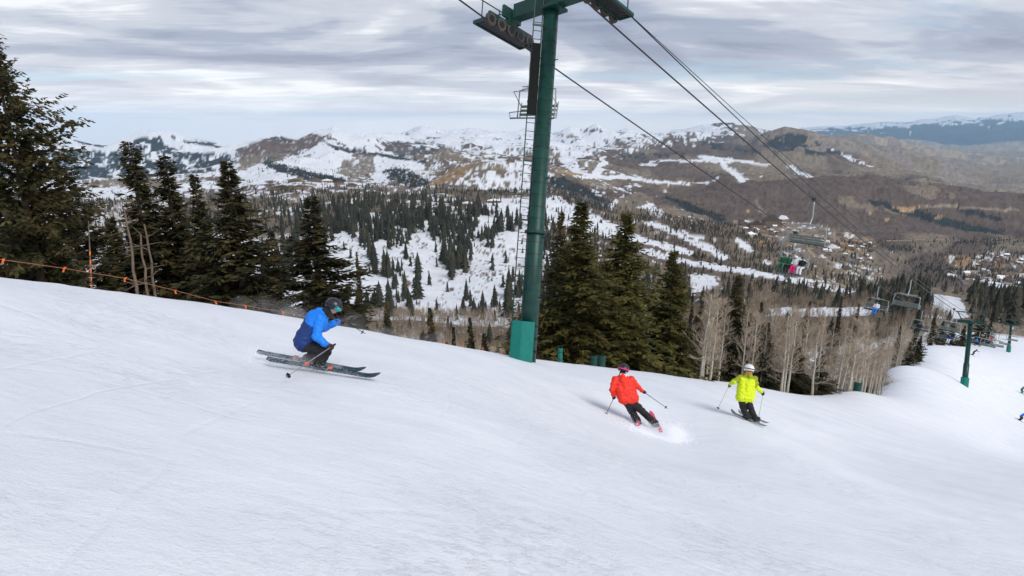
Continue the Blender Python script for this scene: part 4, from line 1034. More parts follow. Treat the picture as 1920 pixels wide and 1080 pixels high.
        while k < H - 0.4:
            r_ = 0.315 - 0.010 * k / (H * .35) if k < H * .35 else 0.285 - 0.02 * (k - H * .35) / (H * .65)
            o = link('weld_band', band, e); o.location = p * k; o.rotation_euler = p.to_track_quat('Z', 'Y').to_euler(); o.scale = (r_ + 0.0045, r_ + 0.0045, 1); k += 0.42
        fl_ = put(MB().tube([base + p * (H * 0.352 - 0.05), base + p * (H * 0.352 + 0.05)], 0.40, 28), 'flange', MATS['tower_green'])
        for k in range(14):
            a = 2 * math.pi * k / 14; q = base + p * (H * 0.352) + (lf * math.cos(a) + fw * math.sin(a)) * 0.37; put(MB().tube([q - p * 0.09, q + p * 0.09], 0.016, 6), 'bolt', MATS['galvanised'], fl_).matrix_parent_inverse = Matrix.Translation(-base)
        for k in range(9):
            a = -0.7 if k % 2 else 2.4; dr = (lf * math.cos(a) + fw * math.sin(a)); q = base + p * (2.2 + k * 1.05)
            put(MB().tube([q + dr * 0.27, q + dr * 0.42], 0.018, 6), 'peg', MATS['dark_metal'])
    return e, l, c, p
T1b = P(988, 674, 21.0); T1t = P(1035, 3, 21.0 + 0.3)
T2b = P(1808, 724, 92.0); T2t = P(1820, 604, 92.5)
T3b = P(1891, 657, 176.0); T3t = P(1896, 609, 177.0)
T4b = ground_at(1968, 300); T4t = T4b + Vector((0.07, 0.2, 0.97)) * 8.5
tw = [green_tower(T1b, T1t, 'tall dark green lift tower with ladder and teal pad at centre', True),
      green_tower(T2b, T2t, 'green lift tower standing alone on the lower run at right', False),
      green_tower(T3b, T3t, 'far small lift tower near the right edge', False)]
def rope_pt(k, s): 
    b, t = ((T1b, T1t), (T2b, T2t), (T3b, T3t), (T4b, T4t))[k]; l, c, p = tower_frame(t - b); return t + c * (s * SHALF) - p * 0.82
UPHILL = Vector((-0.66, -0.70, 0.36)).normalized()
def catenary(a, b, sag, n=40): return [a + (b - a) * (i / n) - Vector((0, 0, 4 * sag * (i / n) * (1 - i / n))) for i in range(n + 1)]
SAG = 0.9
ROPES = {}
for s, nm, lab in ((-1, 'D', 'steel haul rope on the far side carrying the riders uphill'), (1, 'B', 'steel haul rope on the near side with empty chairs')):
    pts = [rope_pt(0, s) + UPHILL * 24 , rope_pt(0, s)]
    seg = [catenary(rope_pt(0, s), rope_pt(1, s), SAG), catenary(rope_pt(1, s), rope_pt(2, s), 1.2), catenary(rope_pt(2, s), rope_pt(3, s), 1.2)]
    for sg in seg: pts += sg[1:]
    ROPES[nm] = seg
    o = MB().tube(pts, 0.030, 6).build('haul_rope', MATS['rope_steel']); tag(o, lab, 'cable')
l1, c1_, p1 = tower_frame(T1t - T1b); l2, c2_, p2 = tower_frame(T2t - T2b)
a = T1t + c1_ * (SHALF + 0.6) - p1 * 0.66 + l1 * 1.3
o = MB().tube([T1t + c1_ * (SHALF + 0.6) - p1 * 0.66 - l1 * 1.3, a] + catenary(a, T2t + c2_ * 1.0 + p2 * 0.6, 1.2)[1:], 0.022, 6).build('signal_cable', MATS['rope_steel'])
tag(o, 'thin cable leaving the near catwalk end of the tall tower', 'cable')
a = rope_pt(0, 1) + c1_ * 0.55 + p1 * 0.30
o = MB().tube([a + UPHILL * 15, a] + catenary(a, T2t + c2_ * 2.0 + p2 * 0.9, 0.9)[1:], 0.014, 6).build('signal_cable', MATS['rope_steel'])
tag(o, 'thinnest uppermost cable running down from above the picture', 'cable')
for nm in 'DB':
    print('ROPE', nm, [tuple(int(v) for v in project(q)) for q in ROPES[nm][0][::4]])

def make_chair(pt, d, label, group, bar_down=True):
    """four seat chair hanging plumb from the rope; d = direction of travel"""
    z = Vector((0, 0, 1)); f = Vector((d.x, d.y, 0)).normalized(); s = f.cross(z)      # s: to the right of travel
    e = empty('lift_chair', pt, label, 'lift chair', group); g = MATS['galvanised']
    def put(mb, name, mat, smooth=False): return link(name, mb.mesh(name, mat, smooth), e)
    put(MB().bar(-d * 0.28 + z * 0.02, d * 0.28 + z * 0.02, 0.14, 0.16).box(f * 0.0 + z * 0.10 , 0.24, 0.2, 0.14, (f, s, z)), 'grip', MATS['dark_metal'])
    arc = [Vector((0, 0, 0)), z * -0.35 - f * 0.02, z * -0.75 + f * 0.05, z * -1.05 + f * 0.04, z * -1.30 - f * 0.12, z * -1.45 - f * 0.36]
    put(MB().tube(arc, [0.05, 0.05, 0.048, 0.046, 0.045, 0.045], 8), 'hanger', g, True)
    hb = z * -1.45 - f * 0.36
    put(MB().bar(hb - s * 0.55, hb + s * 0.55, 0.10, 0.09).box(hb, 0.24, 0.2, 0.2, (f, s, z)), 'crossbar', g)
    W_ = 1.05
    bail = []
    for k in range(-10, 11):
        t = k / 10.0; q = abs(t)
        bail.append(hb + s * (W_ * (1 if q > .62 else (q / .62)) * (1 if t > 0 else -1)) * (1 if q > 0 else 0) - z * (0.02 if q < .5 else 0.02 + (q - .5) / .5 * 1.16 if q > .62 else 0.06) + f * (0.0 if q < .62 else (q - .62) * 0.3))
    put(MB().tube(bail, 0.028, 7), 'bail_frame', g, True)
    seat = z * -2.62 - f * 0.12
    for k, zz in enumerate((0.14, 0.30, 0.46)):
        put(MB().box(seat - f * (0.24 + 0.05 * k) + z * zz, 2.06, 0.03, 0.11, (s, f, z)), 'back_slat', MATS['seat_slat'])
    for k in range(3):
        put(MB().box(seat + f * (-0.14 + 0.19 * k) + z * 0.0, 2.06, 0.17, 0.05, (s, f, z)), 'seat_slat', MATS['seat_vinyl'])
    for sd in (-1, 1):
        put(MB().tube([seat + s * (sd * W_) - f * 0.38 + z * 0.62, seat + s * (sd * W_) - f * 0.26 + z * 0.0, seat + s * (sd * W_) + f * 0.28 - z * 0.02, seat + s * (sd * W_) + f * 0.33 + z * 0.22, seat + s * (sd * W_) - f * 0.28 + z * 0.28], 0.024, 6), 'arm_frame', g)
    rb = MB()
    if bar_down:
        y1 = seat + f * 0.42 + z * 0.30
        rb.tube([seat - s * W_ - f * 0.33 + z * 0.5, y1 - s * 0.98, y1 + s * 0.98, seat + s * W_ - f * 0.33 + z * 0.5], 0.019, 6)
        for sd in (-0.5, 0.5): rb.tube([y1 + s * sd, y1 + s * sd - z * 0.75 + f * 0.15], 0.016, 6)
    else:
        y1 = seat + f * 0.15 + z * 1.05
        rb.tube([seat - s * W_ - f * 0.33 + z * 0.5, y1 - s * 0.98, y1 + s * 0.98, seat + s * W_ - f * 0.33 + z * 0.5], 0.019, 6)
        for sd in (-0.6, 0.6): rb.tube([y1 + s * sd, y1 + s * (sd * 0.9) + z * 0.22 - f * 0.35, y1 + s * sd + z * 0.1 - f * 0.42], 0.014, 6)
    put(rb, 'safety_bar', g, True)
    for sd in (-0.52, 0.52):
        b = y1 + s * sd + (z * -0.75 + f * 0.15 if bar_down else z * 0.2 - f * 0.38); put(MB().bar(b - s * 0.34, b + s * 0.34, 0.035), 'foot_rest', g)
    return e, seat, f, s
def at_px(seg, x):
    q = [project(v)[0] for v in seg]
    for i in range(len(q) - 1):
        if q[i] <= x <= q[i + 1]: return seg[i] + (seg[i + 1] - seg[i]) * ((x - q[i]) / (q[i + 1] - q[i]))
    return seg[-1]
DOWN, UPD = (rope_pt(1, 1) - rope_pt(0, 1)).normalized(), (rope_pt(0, 1) - rope_pt(1, 1)).normalized()
for x, lab in ((1527, 'large empty grey lift chair hanging nearest on the cables'), (1709, 'second empty chair over the aspens, left of the lone tower'), (1789, 'empty chair just left of the lone tower head')):
    make_chair(at_px(ROPES['B'][0], x), DOWN, lab, 'empty chairs going down', x < 1600)
for k, lab in ((0.12, 'empty chair just right of the lone tower pole'), (0.32, 'empty chair over the snow right of the lone tower'), (0.54, 'small empty chair before the far tower'), (0.80, 'tiny empty chair at the far tower')):
    make_chair(ROPES['B'][1][int(k * 40)], DOWN, lab, 'empty chairs going down', False)
CH = {}
for key, pt, lab in (('tower', rope_pt(0, -1) + LINE * 1.25, 'grey chair hanging behind the tall tower pole'), ('three', at_px(ROPES['D'][0], 1492), 'chair carrying green, pink and black clad riders'), ('white', at_px(ROPES['D'][0], 1648), 'chair with one rider in white top and blue trousers'),
                     ('dark', at_px(ROPES['D'][0], 1730), 'chair with a single dark clad rider over the aspens'), ('blue', at_px(ROPES['D'][0], 1779), 'chair with a rider in blue next to the lone tower'),
                     ('far1', ROPES['D'][1][16], 'far uphill chair with dark riders beyond the lone tower'), ('far2', ROPES['D'][1][28], 'farther uphill chair over the snow by the far tower')):
    CH[key] = (pt,) + make_chair(pt, UPD, lab, 'chairs going up', key not in ('tower',))
# ------------------------------------------------------------------ people
TMP = bpy.data.scenes.new('fusing'); USED = []
def blob(name, caps, mat, parent, org, voxel=0.016, iters=3, wrinkle=0.0, wscale=9.0, paint=None, extra=None):
    """fuse tapered limbs into one continuous skin (voxel union, relaxed), origin at org"""
    mb = MB()
    for a, ra, b, rb in caps: mb.capsule(Vector(a) - org, ra, Vector(b) - org, rb, 14)
    tmp = bpy.data.objects.new('tmp', mb.mesh('tmp', None)); TMP.collection.objects.link(tmp)
    md = tmp.modifiers.new('r', 'REMESH'); md.mode = 'VOXEL'; md.voxel_size = voxel
    sm = tmp.modifiers.new('s', 'SMOOTH'); sm.factor = 0.6; sm.iterations = iters
    
    with bpy.context.temp_override(scene=TMP, view_layer=TMP.view_layers[0]):
        dg = bpy.context.evaluated_depsgraph_get(); me = bpy.data.meshes.new_from_object(tmp.evaluated_get(dg))
    me.name = name
    TMP.collection.objects.unlink(tmp); USED.extend((tmp, tmp.data))
    if wrinkle:
        nv = len(me.vertices); co = np.zeros(nv * 3, np.float32); me.vertices.foreach_get('co', co); no = np.zeros(nv * 3, np.float32); me.vertices.foreach_get('normal', no)
        co = co.reshape(-1, 3); no = no.reshape(-1, 3)
        am = np.array([mnoise.noise(Vector((q[0] * wscale, q[1] * wscale, q[2] * wscale * 1.6))) + 0.5 * mnoise.noise(Vector(q) * (wscale * 2.3)) for q in co.tolist()])
        me.vertices.foreach_set('co', (co + no * (am * wrinkle)[:, None]).astype(np.float32).ravel())
    me.materials.clear()
    for m in (mat if isinstance(mat, (list, tuple)) else [mat]): me.materials.append(MATS[m])
    if paint:
        for pl in me.polygons: pl.material_index = paint(pl.center + org)
    me.polygons.foreach_set('use_smooth', [True] * len(me.polygons)); me.update()
    return link(name, me, parent)

def hand(name, wrist, palm_end, r, mat, parent, org, curl_dir):
    """a gloved hand: palm, four fingers curled round the grip and a thumb"""
    w, p = Vector(wrist), Vector(palm_end); t = (p - w).normalized(); cd = Vector(curl_dir).normalized(); sd = t.cross(cd)
    if sd.length < 0.1: sd = t.cross(Vector((0, 0, 1)))
    sd.normalize(); cd = sd.cross(t)
    caps = [(w, r * 1.0, p, r * 1.05), (w - t * 0.05, r * 1.05, w, r)]
    for k in range(4):
        b = p + sd * ((k - 1.5) * r * 0.52); L = (0.040, 0.047, 0.044, 0.034)[k]
        m1 = b + t * L * 0.55 + cd * L * 0.5; m2 = m1 + cd * L - t * L * 0.45
        caps += [(b, 0.0125, m1, 0.012), (m1, 0.012, m2, 0.0105)]
    tb = w + t * 0.02 + sd * r * 0.9; caps += [(tb, 0.014, tb + t * 0.035 + cd * 0.03, 0.012), (tb + t * 0.035 + cd * 0.03, 0.012, tb + t * 0.035 + cd * 0.055 - sd * 0.02, 0.011)]
    return blob(name, caps, mat, parent, org, 0.008, 2)

def ski_pole(a, b, mat, label, group, strap='black_cloth'):
    a, b = Vector(a), Vector(b); t = (b - a).normalized(); e = empty('ski_pole', a, label, 'ski pole', group)
    link('shaft', MB().tube([(0, 0, 0), b - a], [0.009, 0.006], 8).mesh('shaft', MATS[mat], True), e)
    link('grip', MB().tube([-t * 0.06, -t * 0.03, t * 0.05, t * 0.08], [0.012, 0.019, 0.016, 0.010], 10).mesh('grip', MATS['dark_metal'], True), e)
    x = t.orthogonal().normalized(); y = t.cross(x); q = (b - a) - t * 0.06
    bm_ = MB().tube([q - t * 0.012, q + t * 0.012], 0.018, 10)
    for k in range(6):
        an = k * math.pi / 3; d = x * math.cos(an) + y * math.sin(an); d2 = x * math.cos(an + .4) + y * math.sin(an + .4); d3 = x * math.cos(an - .4) + y * math.sin(an - .4)
        c = q; bm_.add([c + d3 * 0.014 + t * .006, c + d3 * 0.038 + t * .006, c + d * 0.046, c + d2 * 0.038 + t * .006, c + d2 * 0.014 + t * .006, c + d3 * 0.014 - t * .006, c + d3 * 0.038 - t * .006, c + d * 0.046 - t * .01, c + d2 * 0.038 - t * .006, c + d2 * 0.014 - t * .006],
                       [(0, 1, 2, 3, 4), (9, 8, 7, 6, 5), (0, 5, 6, 1), (1, 6, 7, 2), (2, 7, 8, 3), (3, 8, 9, 4), (4, 9, 5, 0)])
    link('basket', bm_.mesh('basket', MATS['dark_metal']), e)
    link('strap', MB().tube([-t * 0.05, -t * 0.05 + x * 0.05 + t * 0.05, -t * 0.05 + x * 0.03 + t * 0.13, t * 0.02], 0.006, 6).mesh('strap', MATS[strap]), e)
    return e
def ski(tail, tip, up, wid, mats, label, group):
    """a shaped ski: waisted sidecut, upturned shovel, slightly kicked tail; binding on top"""
    tail, tip, up = Vector(tail), Vector(tip), Vector(up).normalized(); t = (tip - tail); L = t.length; t.normalize(); sd = t.cross(up).normalized(); up = sd.cross(t)
    e = empty('ski', tail, label, 'ski', group); V, Fc = [], []; N = 26
    for i in range(N + 1):
        q = i / N; w = wid * (0.40 + 0.12 * (2 * q - 1) ** 2 + 0.03 * q)
        if q > 0.93: w *= math.sqrt(max(1 - ((q - 0.93) / 0.072) ** 2, 0.02))
        if q < 0.04: w *= 0.75 + 0.25 * q / 0.04
        z = 0.0 + (max(q - 0.86, 0) / 0.14) ** 2 * 0.10 + (max(0.06 - q, 0) / 0.06) ** 2 * 0.02; th = 0.010 + 0.012 * (1 - (2 * q - 1) ** 2)
        c = t * (q * L) + up * z
        V += [c - sd * w, c + sd * w, c + sd * w * 0.92 + up * th, c - sd * w * 0.92 + up * th]
    for i in range(N):
        a, b = i * 4, i * 4 + 4
        for k in range(4): Fc.append((a + k, a + (k + 1) % 4, b + (k + 1) % 4, b + k))
    Fc += [(3, 2, 1, 0), (N * 4, N * 4 + 1, N * 4 + 2, N * 4 + 3)]
    link('ski_body', MB().add(V, Fc).mesh('ski_body', MATS[mats[0]], False), e)
    m = t * (0.46 * L) + up * 0.03
    link('toe_piece', MB().box(m + t * 0.19 + up * 0.005, 0.05, 0.06, 0.035, (sd, t, up)).mesh('toe_piece', MATS[mats[1]]), e)
    link('heel_piece', MB().box(m - t * 0.20 + up * 0.01, 0.05, 0.07, 0.04, (sd, t, up)).mesh('heel_piece', MATS[mats[1]]), e)
    return e
def boot(name, ankle, toe_dir, up, mat, parent, org, s=1.0, buckle='galvanised'):
    a = Vector(ankle); t = Vector(toe_dir).normalized(); up = Vector(up).normalized()
    o = blob(name, [(a + up * 0.16 * s + t * 0.03, 0.062 * s, a, 0.062 * s), (a, 0.060 * s, a - up * 0.06 * s - t * 0.06 * s, 0.05 * s), (a - up * 0.06 * s - t * 0.06 * s, 0.05 * s, a - up * 0.065 * s + t * 0.17 * s, 0.046 * s)], mat, parent, org, 0.012, 2)
    sd = t.cross(up).normalized()
    for k in range(3):
        c = a - org + up * (0.10 - 0.06 * k) * s + t * (0.045 + 0.02 * k) * s; link('buckle', MB().box(c, 0.135 * s, 0.03, 0.014, (sd, t, up)).mesh('buckle', MATS[buckle]), o)
    return o
def head(parent, org, c, face, up, R, helmet, goggle=None, strap=None, hair=None, skin='skin', rim=None):
    """helmet shell, goggles with strap"""
    c, f, up = Vector(c), Vector(face).normalized(), Vector(up); s = f.cross(up).normalized(); up = s.cross(f)
    mb = MB(); n, m = 22, 12; V, Fc = [], []
    for i in range(m + 1):
        ph = math.pi / 2 - (math.pi * 0.64) * i / m
        for k in range(n):
            an = 2 * math.pi * k / n; fr = math.cos(an)
            lim = -0.10 - (0.34 if abs(math.sin(an)) > 0.7 else 0.0) + (0.36 if fr > 0.45 else 0) - (0.50 if fr < -0.2 else 0)
            pz = max(math.sin(ph), lim); q = math.sqrt(max(1 - pz * pz, 0)) if i else 0.0
            V.append(c - org + f * (R * 1.16 * q * fr) + s * (R * q * math.sin(an)) + up * (R * 1.04 * pz))
    for i in range(m):
        for k in range(n): Fc.append((i * n + k, i * n + (k + 1) % n, (i + 1) * n + (k + 1) % n, (i + 1) * n + k))
    h = link('helmet', MB().add(V, Fc).mesh('helmet', MATS[helmet], True), parent)
    sol = h.modifiers.new('shell', 'SOLIDIFY'); sol.thickness = 0.018; sol.offset = -1
    for k in (-0.5, 0, 0.5):
        q = c - org + s * (R * 0.45 * k) + up * R * (0.93 - 0.1 * abs(k)) + f * R * 0.3; link('vent', MB().bar(q - f * 0.03, q + f * 0.03, 0.014, 0.016, up).mesh('vent', MATS['dark_metal']), h)
    if goggle:
        V, Fc = [], []
        for i in range(9):
            an = -1.0 + 2.0 * i / 8
            for zz in (-0.36, 0.20): V.append(c - org + f * (R * 1.10 * math.cos(an)) + s * (R * 1.02 * math.sin(an)) + up * (R * (zz + (0.08 if zz < 0 and abs(an) < .2 else 0))))
        for i in range(8): Fc.append((2 * i, 2 * i + 2, 2 * i + 3, 2 * i + 1))
        g = link('goggles', MB().add(V, Fc).mesh('goggles', MATS[goggle], True), parent); q = g.modifiers.new('t', 'SOLIDIFY'); q.thickness = 0.025; q.offset = 1
    if strap:
        pts = [c - org + f * (R * 1.22 * math.cos(a)) + s * (R * 1.06 * math.sin(a)) + up * R * (0.02 + 0.10 * math.cos(a)) for a in [1.0 + (2 * math.pi - 2.0) * i / 18 for i in range(19)]]
        mb = MB()
        for i in range(18): mb.bar(pts[i], pts[i + 1], 0.010, 0.024, up)
        link('goggle_strap', mb.mesh('goggle_strap', MATS[strap]), parent)
def face_caps(c, f, up, R):
    c, f, up = Vector(c), Vector(f).normalized(), Vector(up); s = f.cross(up).normalized(); up = s.cross(f)
    caps = [(c + up * R * 0.25, R * 0.80, c + f * R * 0.12 - up * R * 0.45, R * 0.62), (c + f * R * 0.35 - up * R * 0.55, R * 0.42, c + f * R * 0.5 - up * R * 0.78, R * 0.26),
            (c + f * R * 0.86 - up * R * 0.12, R * 0.09, c + f * R * 1.02 - up * R * 0.36, R * 0.13),                       # nose
            (c + f * R * 0.80 - up * R * 0.62 - s * R * .18, R * 0.07, c + f * R * 0.80 - up * R * 0.62 + s * R * .18, R * 0.07)]   # lips
    for k in (-1, 1): caps.append((c + s * (k * R * 0.80) - up * R * 0.05, R * 0.12, c + s * (k * R * 0.82) - up * R * 0.35, R * 0.10))     # ears
    return caps
RIGHT, FWD, UPC = W(1, 0, 0), W(0, 1, 0), W(0, 0, 1)

def skier(d0, J, look, label, cfg):
    """J: joints as (pixel x, pixel y, metres nearer(-)/farther(+)) around depth d0"""
    p = {k: P(v[0], v[1], d0 + v[2]) for k, v in J.items()}
    org = p['root']; e = empty('person', org, label, 'person', 'skiers close by')
    R = cfg.get('R', 0.122); hc = p['head']; f = look.normalized(); hu = (p['head'] - p['neck']).normalized()
    # the body itself, one continuous skin from feet to head
    body = face_caps(hc - hu * 0.01, f, hu, R) + [(p['neck'], 0.06, hc - hu * 0.05, 0.058), (p['chest'], 0.13, p['neck'], 0.07), (p['hip'], 0.085, p['chest'], 0.12)]
    for s in 'LR':
        body += [(p['sh' + s], 0.055, p['el' + s], 0.045), (p['el' + s], 0.043, p['wr' + s], 0.032), (p['chest'], 0.11, p['sh' + s], 0.06), (p['hip' + s], 0.07, p['kn' + s], 0.05), (p['kn' + s], 0.056, p['an' + s], 0.042), (p['hip'], 0.075, p['hip' + s], 0.07)]
    blob('body', body, 'skin', e, org, 0.016, 2)
    # trousers
    caps = []
    for s in 'LR':
        caps += [(p['hip'], 0.125, p['hip' + s], 0.115), (p['hip' + s], 0.115, p['kn' + s], 0.090), (p['kn' + s], 0.088, p['an' + s] + (p['kn' + s] - p['an' + s]) * 0.25, 0.092), (p['an' + s] + (p['kn' + s] - p['an' + s]) * 0.25, 0.092, p['an' + s] + (p['kn' + s] - p['an' + s]) * 0.05, 0.098)]
    blob('trousers', caps, cfg['pants'], e, org, 0.015, 2, 0.016, 13)
    # jacket
    ch, hp, nk = p['chest'], p['hem'], p['neck']; tw_ = cfg.get('torso', 0.17); ax = (p['shR'] - p['shL']); half = ax * 0.30
    caps = [(nk - hu * 0.02, 0.082, nk + hu * 0.035, 0.080), (ch, tw_ * 0.92, nk - hu * 0.03, 0.085)]
    for k in (-1, 1):
        caps += [(ch + half * k, tw_ * 0.80, hp + half * k * 0.9, tw_ * 0.92), (ch + half * k, tw_ * 0.78, nk, 0.075)]
    caps += [(ch, tw_, hp, tw_ * 1.02)]
    for s in 'LR':
        caps += [(p['sh' + s], 0.088, p['el' + s], 0.072), (p['el' + s], 0.072, p['wr' + s], 0.055), (ch, tw_ * 0.8, p['sh' + s], 0.088)]
    caps += cfg.get('hood', lambda p, hu, f: [])(p, hu, f)
    blob('jacket', caps, cfg['jacket'], e, org, 0.013, 2, 0.020, 11, cfg.get('paint', lambda p: None)(p) if cfg.get('paint') else None)
    for s in 'LR':
        hd = p['wr' + s] + (p['hd' + s] - p['wr' + s]); hand('glove', p['wr' + s], hd, 0.040, cfg['glove'], e, org, p['po' + s] - p['hd' + s] if ('po' + s) in p else FWD)
        kd = (p['kn' + s] - p['an' + s]).normalized(); boot('boot', p['an' + s], cfg['toe'](p), kd, cfg['boot'], e, org)
    blob('neck_gaiter', [(p['neck'] - hu * 0.02, 0.088, hc - hu * 0.085, 0.080)], cfg.get('gaiter', 'black_cloth'), e, org, 0.012, 2)
    # zip, pockets and hem band
    fr = (f - (ch - hp).normalized() * f.dot((ch - hp).normalized())).normalized(); upv = (ch - hp).normalized(); sdv = upv.cross(fr)
    for k in (-1, 1):
        q = hp - org + sdv * (k * tw_ * 0.95) + upv * 0.12; link('pocket_zip', MB().bar(q, q + upv * 0.13 + fr * 0.02, 0.012, 0.02, sdv).mesh('pocket_zip', MATS['dark_metal']), e)
    head(e, org, hc, f, hu, R * 1.16, cfg['helmet'], cfg.get('goggle'), cfg.get('strap'))
    return e, p

# --- skier in blue, crouched, carving to the right
d0 = 10.0
J = dict(root=(600, 695, 0), head=(626, 573, 0), neck=(608, 588, 0.0), chest=(594, 600, 0.02), hip=(573, 640, 0.03), hem=(572, 640, 0.03),
         shR=(601, 597, -0.19), shL=(604, 598, 0.22), elR=(593, 632, -0.30), wrR=(614, 647, -0.34), hdR=(622, 650, -0.36), elL=(604, 616, 0.46), wrL=(634, 603, 0.58), hdL=(642, 601, 0.62),
         hipR=(577, 648, -0.10), hipL=(576, 646, 0.15), knR=(612, 658, -0.16), knL=(598, 660, 0.20), anR=(598, 682, -0.13), anL=(577, 673, 0.20), poR=(536, 719, -0.20), poL=(685, 626, 0.75))
nrm = lambda a: Vector(a).normalized()
def paint_blue(p):
    ch, hp = p['chest'], p['hem']; ax = nrm(hp - ch); mid = ch + (hp - ch) * 0.18; fr = W(1, 0, 0.4).normalized()
    def f(c):
        arm = min((c - (p['sh' + s] + (p['el' + s] - p['sh' + s]) * t)).length for s in 'LR' for t in (0.15, 0.4, 0.7, 1)) < 0.10 or min((c - (p['el' + s] + (p['wr' + s] - p['el' + s]) * t)).length for s in 'LR' for t in (0.2, 0.5, 0.8, 1)) < 0.095
        return 0 if arm or (c - mid).dot(ax) < 0.16 * (c - mid).dot(fr) + 0.0 else 1
    return f
cfg = dict(pants='black_cloth', jacket=['blue_cloth', 'navy_cloth'], paint=paint_blue, glove='brown_leather', boot='boot_black', helmet='helmet_dark', goggle='goggle_teal', strap='dark_metal', torso=0.185, R=0.110,
           toe=lambda p: W(1, -0.02, -0.18), hood=lambda p, hu, f: [(p['neck'] - f * 0.07, 0.075, p['neck'] - f * 0.11 - hu * 0.06, 0.07)])
eb, pb = skier(d0, J, W(0.86, -0.12, -0.42), 'skier in bright blue and navy jacket crouching low over dark skis', cfg)
ski(P(501, 673, d0 - 0.14), P(713, 709, d0 - 0.20), W(0.14, -0.50, 0.86), 0.105, ('ski_dark', 'orange_plastic'), 'dark ski nearer to us under the blue jacketed skier', 'dark skis of the blue skier')
ski(P(483, 660, d0 + 0.22), P(686, 698, d0 + 0.16), W(0.14, -0.50, 0.86), 0.105, ('ski_dark', 'orange_plastic'), 'dark ski farther from us under the blue jacketed skier', 'dark skis of the blue skier')
gp = hit(536, 716, 3.0); pb['poR'] = gp[0] + Vector((0, 0, 0.07)) if gp else pb['poR']
ski_pole(pb['hdR'] + W(0.03, -0.02, 0.02), pb['poR'], 'ski_grey', 'ski pole trailing down left from the blue skier', 'poles of the blue skier')
ski_pole(pb['hdL'] + W(-0.06, 0.02, 0.05), pb['poL'], 'dark_metal', 'ski pole pointing out right of the blue skier face', 'poles of the blue skier')

# --- skier in red seen from behind, leaning into the turn
d0 = 15.5
J = dict(root=(1212, 795, 0), head=(1169, 692, 0.10), neck=(1166.5, 704, 0.06), chest=(1168, 717, 0.05), hip=(1182, 755, 0), hem=(1178, 747, 0.0),
         shL=(1153, 712, 0.02), shR=(1184, 711, 0.05), elL=(1147.5, 730, -0.08), wrL=(1150.5, 740, 0.05), hdL=(1152, 744, 0.12), elR=(1193, 722, 0.02), wrR=(1203, 731.5, 0.10), hdR=(1207, 735, 0.14),
         hipL=(1178, 757, 0), hipR=(1188, 756, 0), knL=(1184, 771, 0.16), knR=(1206, 773, 0.16), anL=(1195, 788, 0.05), anR=(1230, 796, -0.02), poL=(1135, 779, 0.05), poR=(1252, 766, 0.10))
cfg = dict(pants='black_cloth', jacket=['red_cloth', 'white_cloth'], glove='black_cloth', boot='boot_black', helmet='helmet_dark', goggle='goggle_teal', strap='pink_cloth', torso=0.175,
           toe=lambda p: W(-0.25, 1, 0.1), paint=lambda p: (lambda c: 1 if (c - p['neck']).length < 0.125 and (c - p['neck']).dot(nrm(p['head'] - p['neck'])) > -0.015 else 0),
           hood=lambda p, hu, f: [(p['neck'] - f * 0.06 - hu * 0.02, 0.08, p['neck'] - f * 0.10 - hu * 0.12, 0.08)])
er, pr = skier(d0, J, W(-0.1, 1, -0.2), 'skier in red jacket and black trousers leaning into a turn', cfg)
ski(P(1241, 812, d0 - 0.55), P(1222, 776, d0 + 1.0), W(-0.5, -0.1, 0.8), 0.105, ('ski_pink', 'ski_pink'), 'pink ski on the outside of the red skier turn', 'pink skis')
ski(P(1198, 800, d0 - 0.45), P(1190, 768, d0 + 1.1), W(-0.45, -0.1, 0.8), 0.105, ('ski_pink', 'ski_pink'), 'pink ski under the left foot of the red skier', 'pink skis')
ski_pole(pr['hdL'], pr['poL'], 'dark_metal', 'black ski pole in the left hand of the red skier', 'poles of the red skier')
ski_pole(pr['hdR'], pr['poR'], 'dark_metal', 'black ski pole held out right by the red skier', 'poles of the red skier')

# --- skier in yellow seen from behind
d0 = 17.5
J = dict(root=(1408, 790, 0), head=(1404.5, 692, 0.06), neck=(1403, 703, 0.03), chest=(1401, 715, 0.02), hip=(1397, 750, 0), hem=(1397, 745, 0.0),
         shL=(1388, 708, 0), shR=(1415, 710, 0), elL=(1377, 715, 0.0), wrL=(1370, 719.5, 0.12), hdL=(1368, 722, 0.16), elR=(1418.5, 726, -0.05), wrR=(1427.5, 735, 0.06), hdR=(1431, 737, 0.1),
         hipL=(1392, 752, 0), hipR=(1402, 752, 0), knL=(1393, 766, 0.12), knR=(1408, 767, 0.12), anL=(1402, 782, 0.02), anR=(1416, 785, -0.04), poL=(1345, 768, 0.5), poR=(1422, 786, 0.15))
def paint_y(p):
    ch = p['chest']; up = nrm(p['neck'] - p['hem'])
    def f(c):
        a = (c - ch).dot(up)
        if min((c - (p['el' + s] + (p['wr' + s] - p['el' + s]) * t)).length for s in 'LR' for t in (0.1, 0.4, 0.7, 1)) < 0.088: return 0
        upper = min((c - (p['sh' + s] + (p['el' + s] - p['sh' + s]) * t)).length for s in 'LR' for t in (0.3, 0.6, 0.9)) < 0.10
        if (c - p['neck']).dot(up) > 0.075: return 2
        return 1 if upper or a > 0.09 else 0
    return f
cfg = dict(pants='black_cloth', jacket=['lime_cloth', 'olive_cloth', 'orange_plastic'], paint=paint_y, glove='black_cloth', boot='boot_black', gaiter='orange_plastic', helmet='helmet_white', goggle='goggle_teal', strap='dark_metal', torso=0.175,
           toe=lambda p: W(-0.7, 0.7, 0.3), hood=lambda p, hu, f: [(p['neck'] - f * 0.06 - hu * 0.01, 0.08, p['neck'] - f * 0.10 - hu * 0.11, 0.08)])
ey, py = skier(d0, J, W(-0.35, 1, -0.15), 'skier in lime yellow jacket with white helmet, seen from behind', cfg)
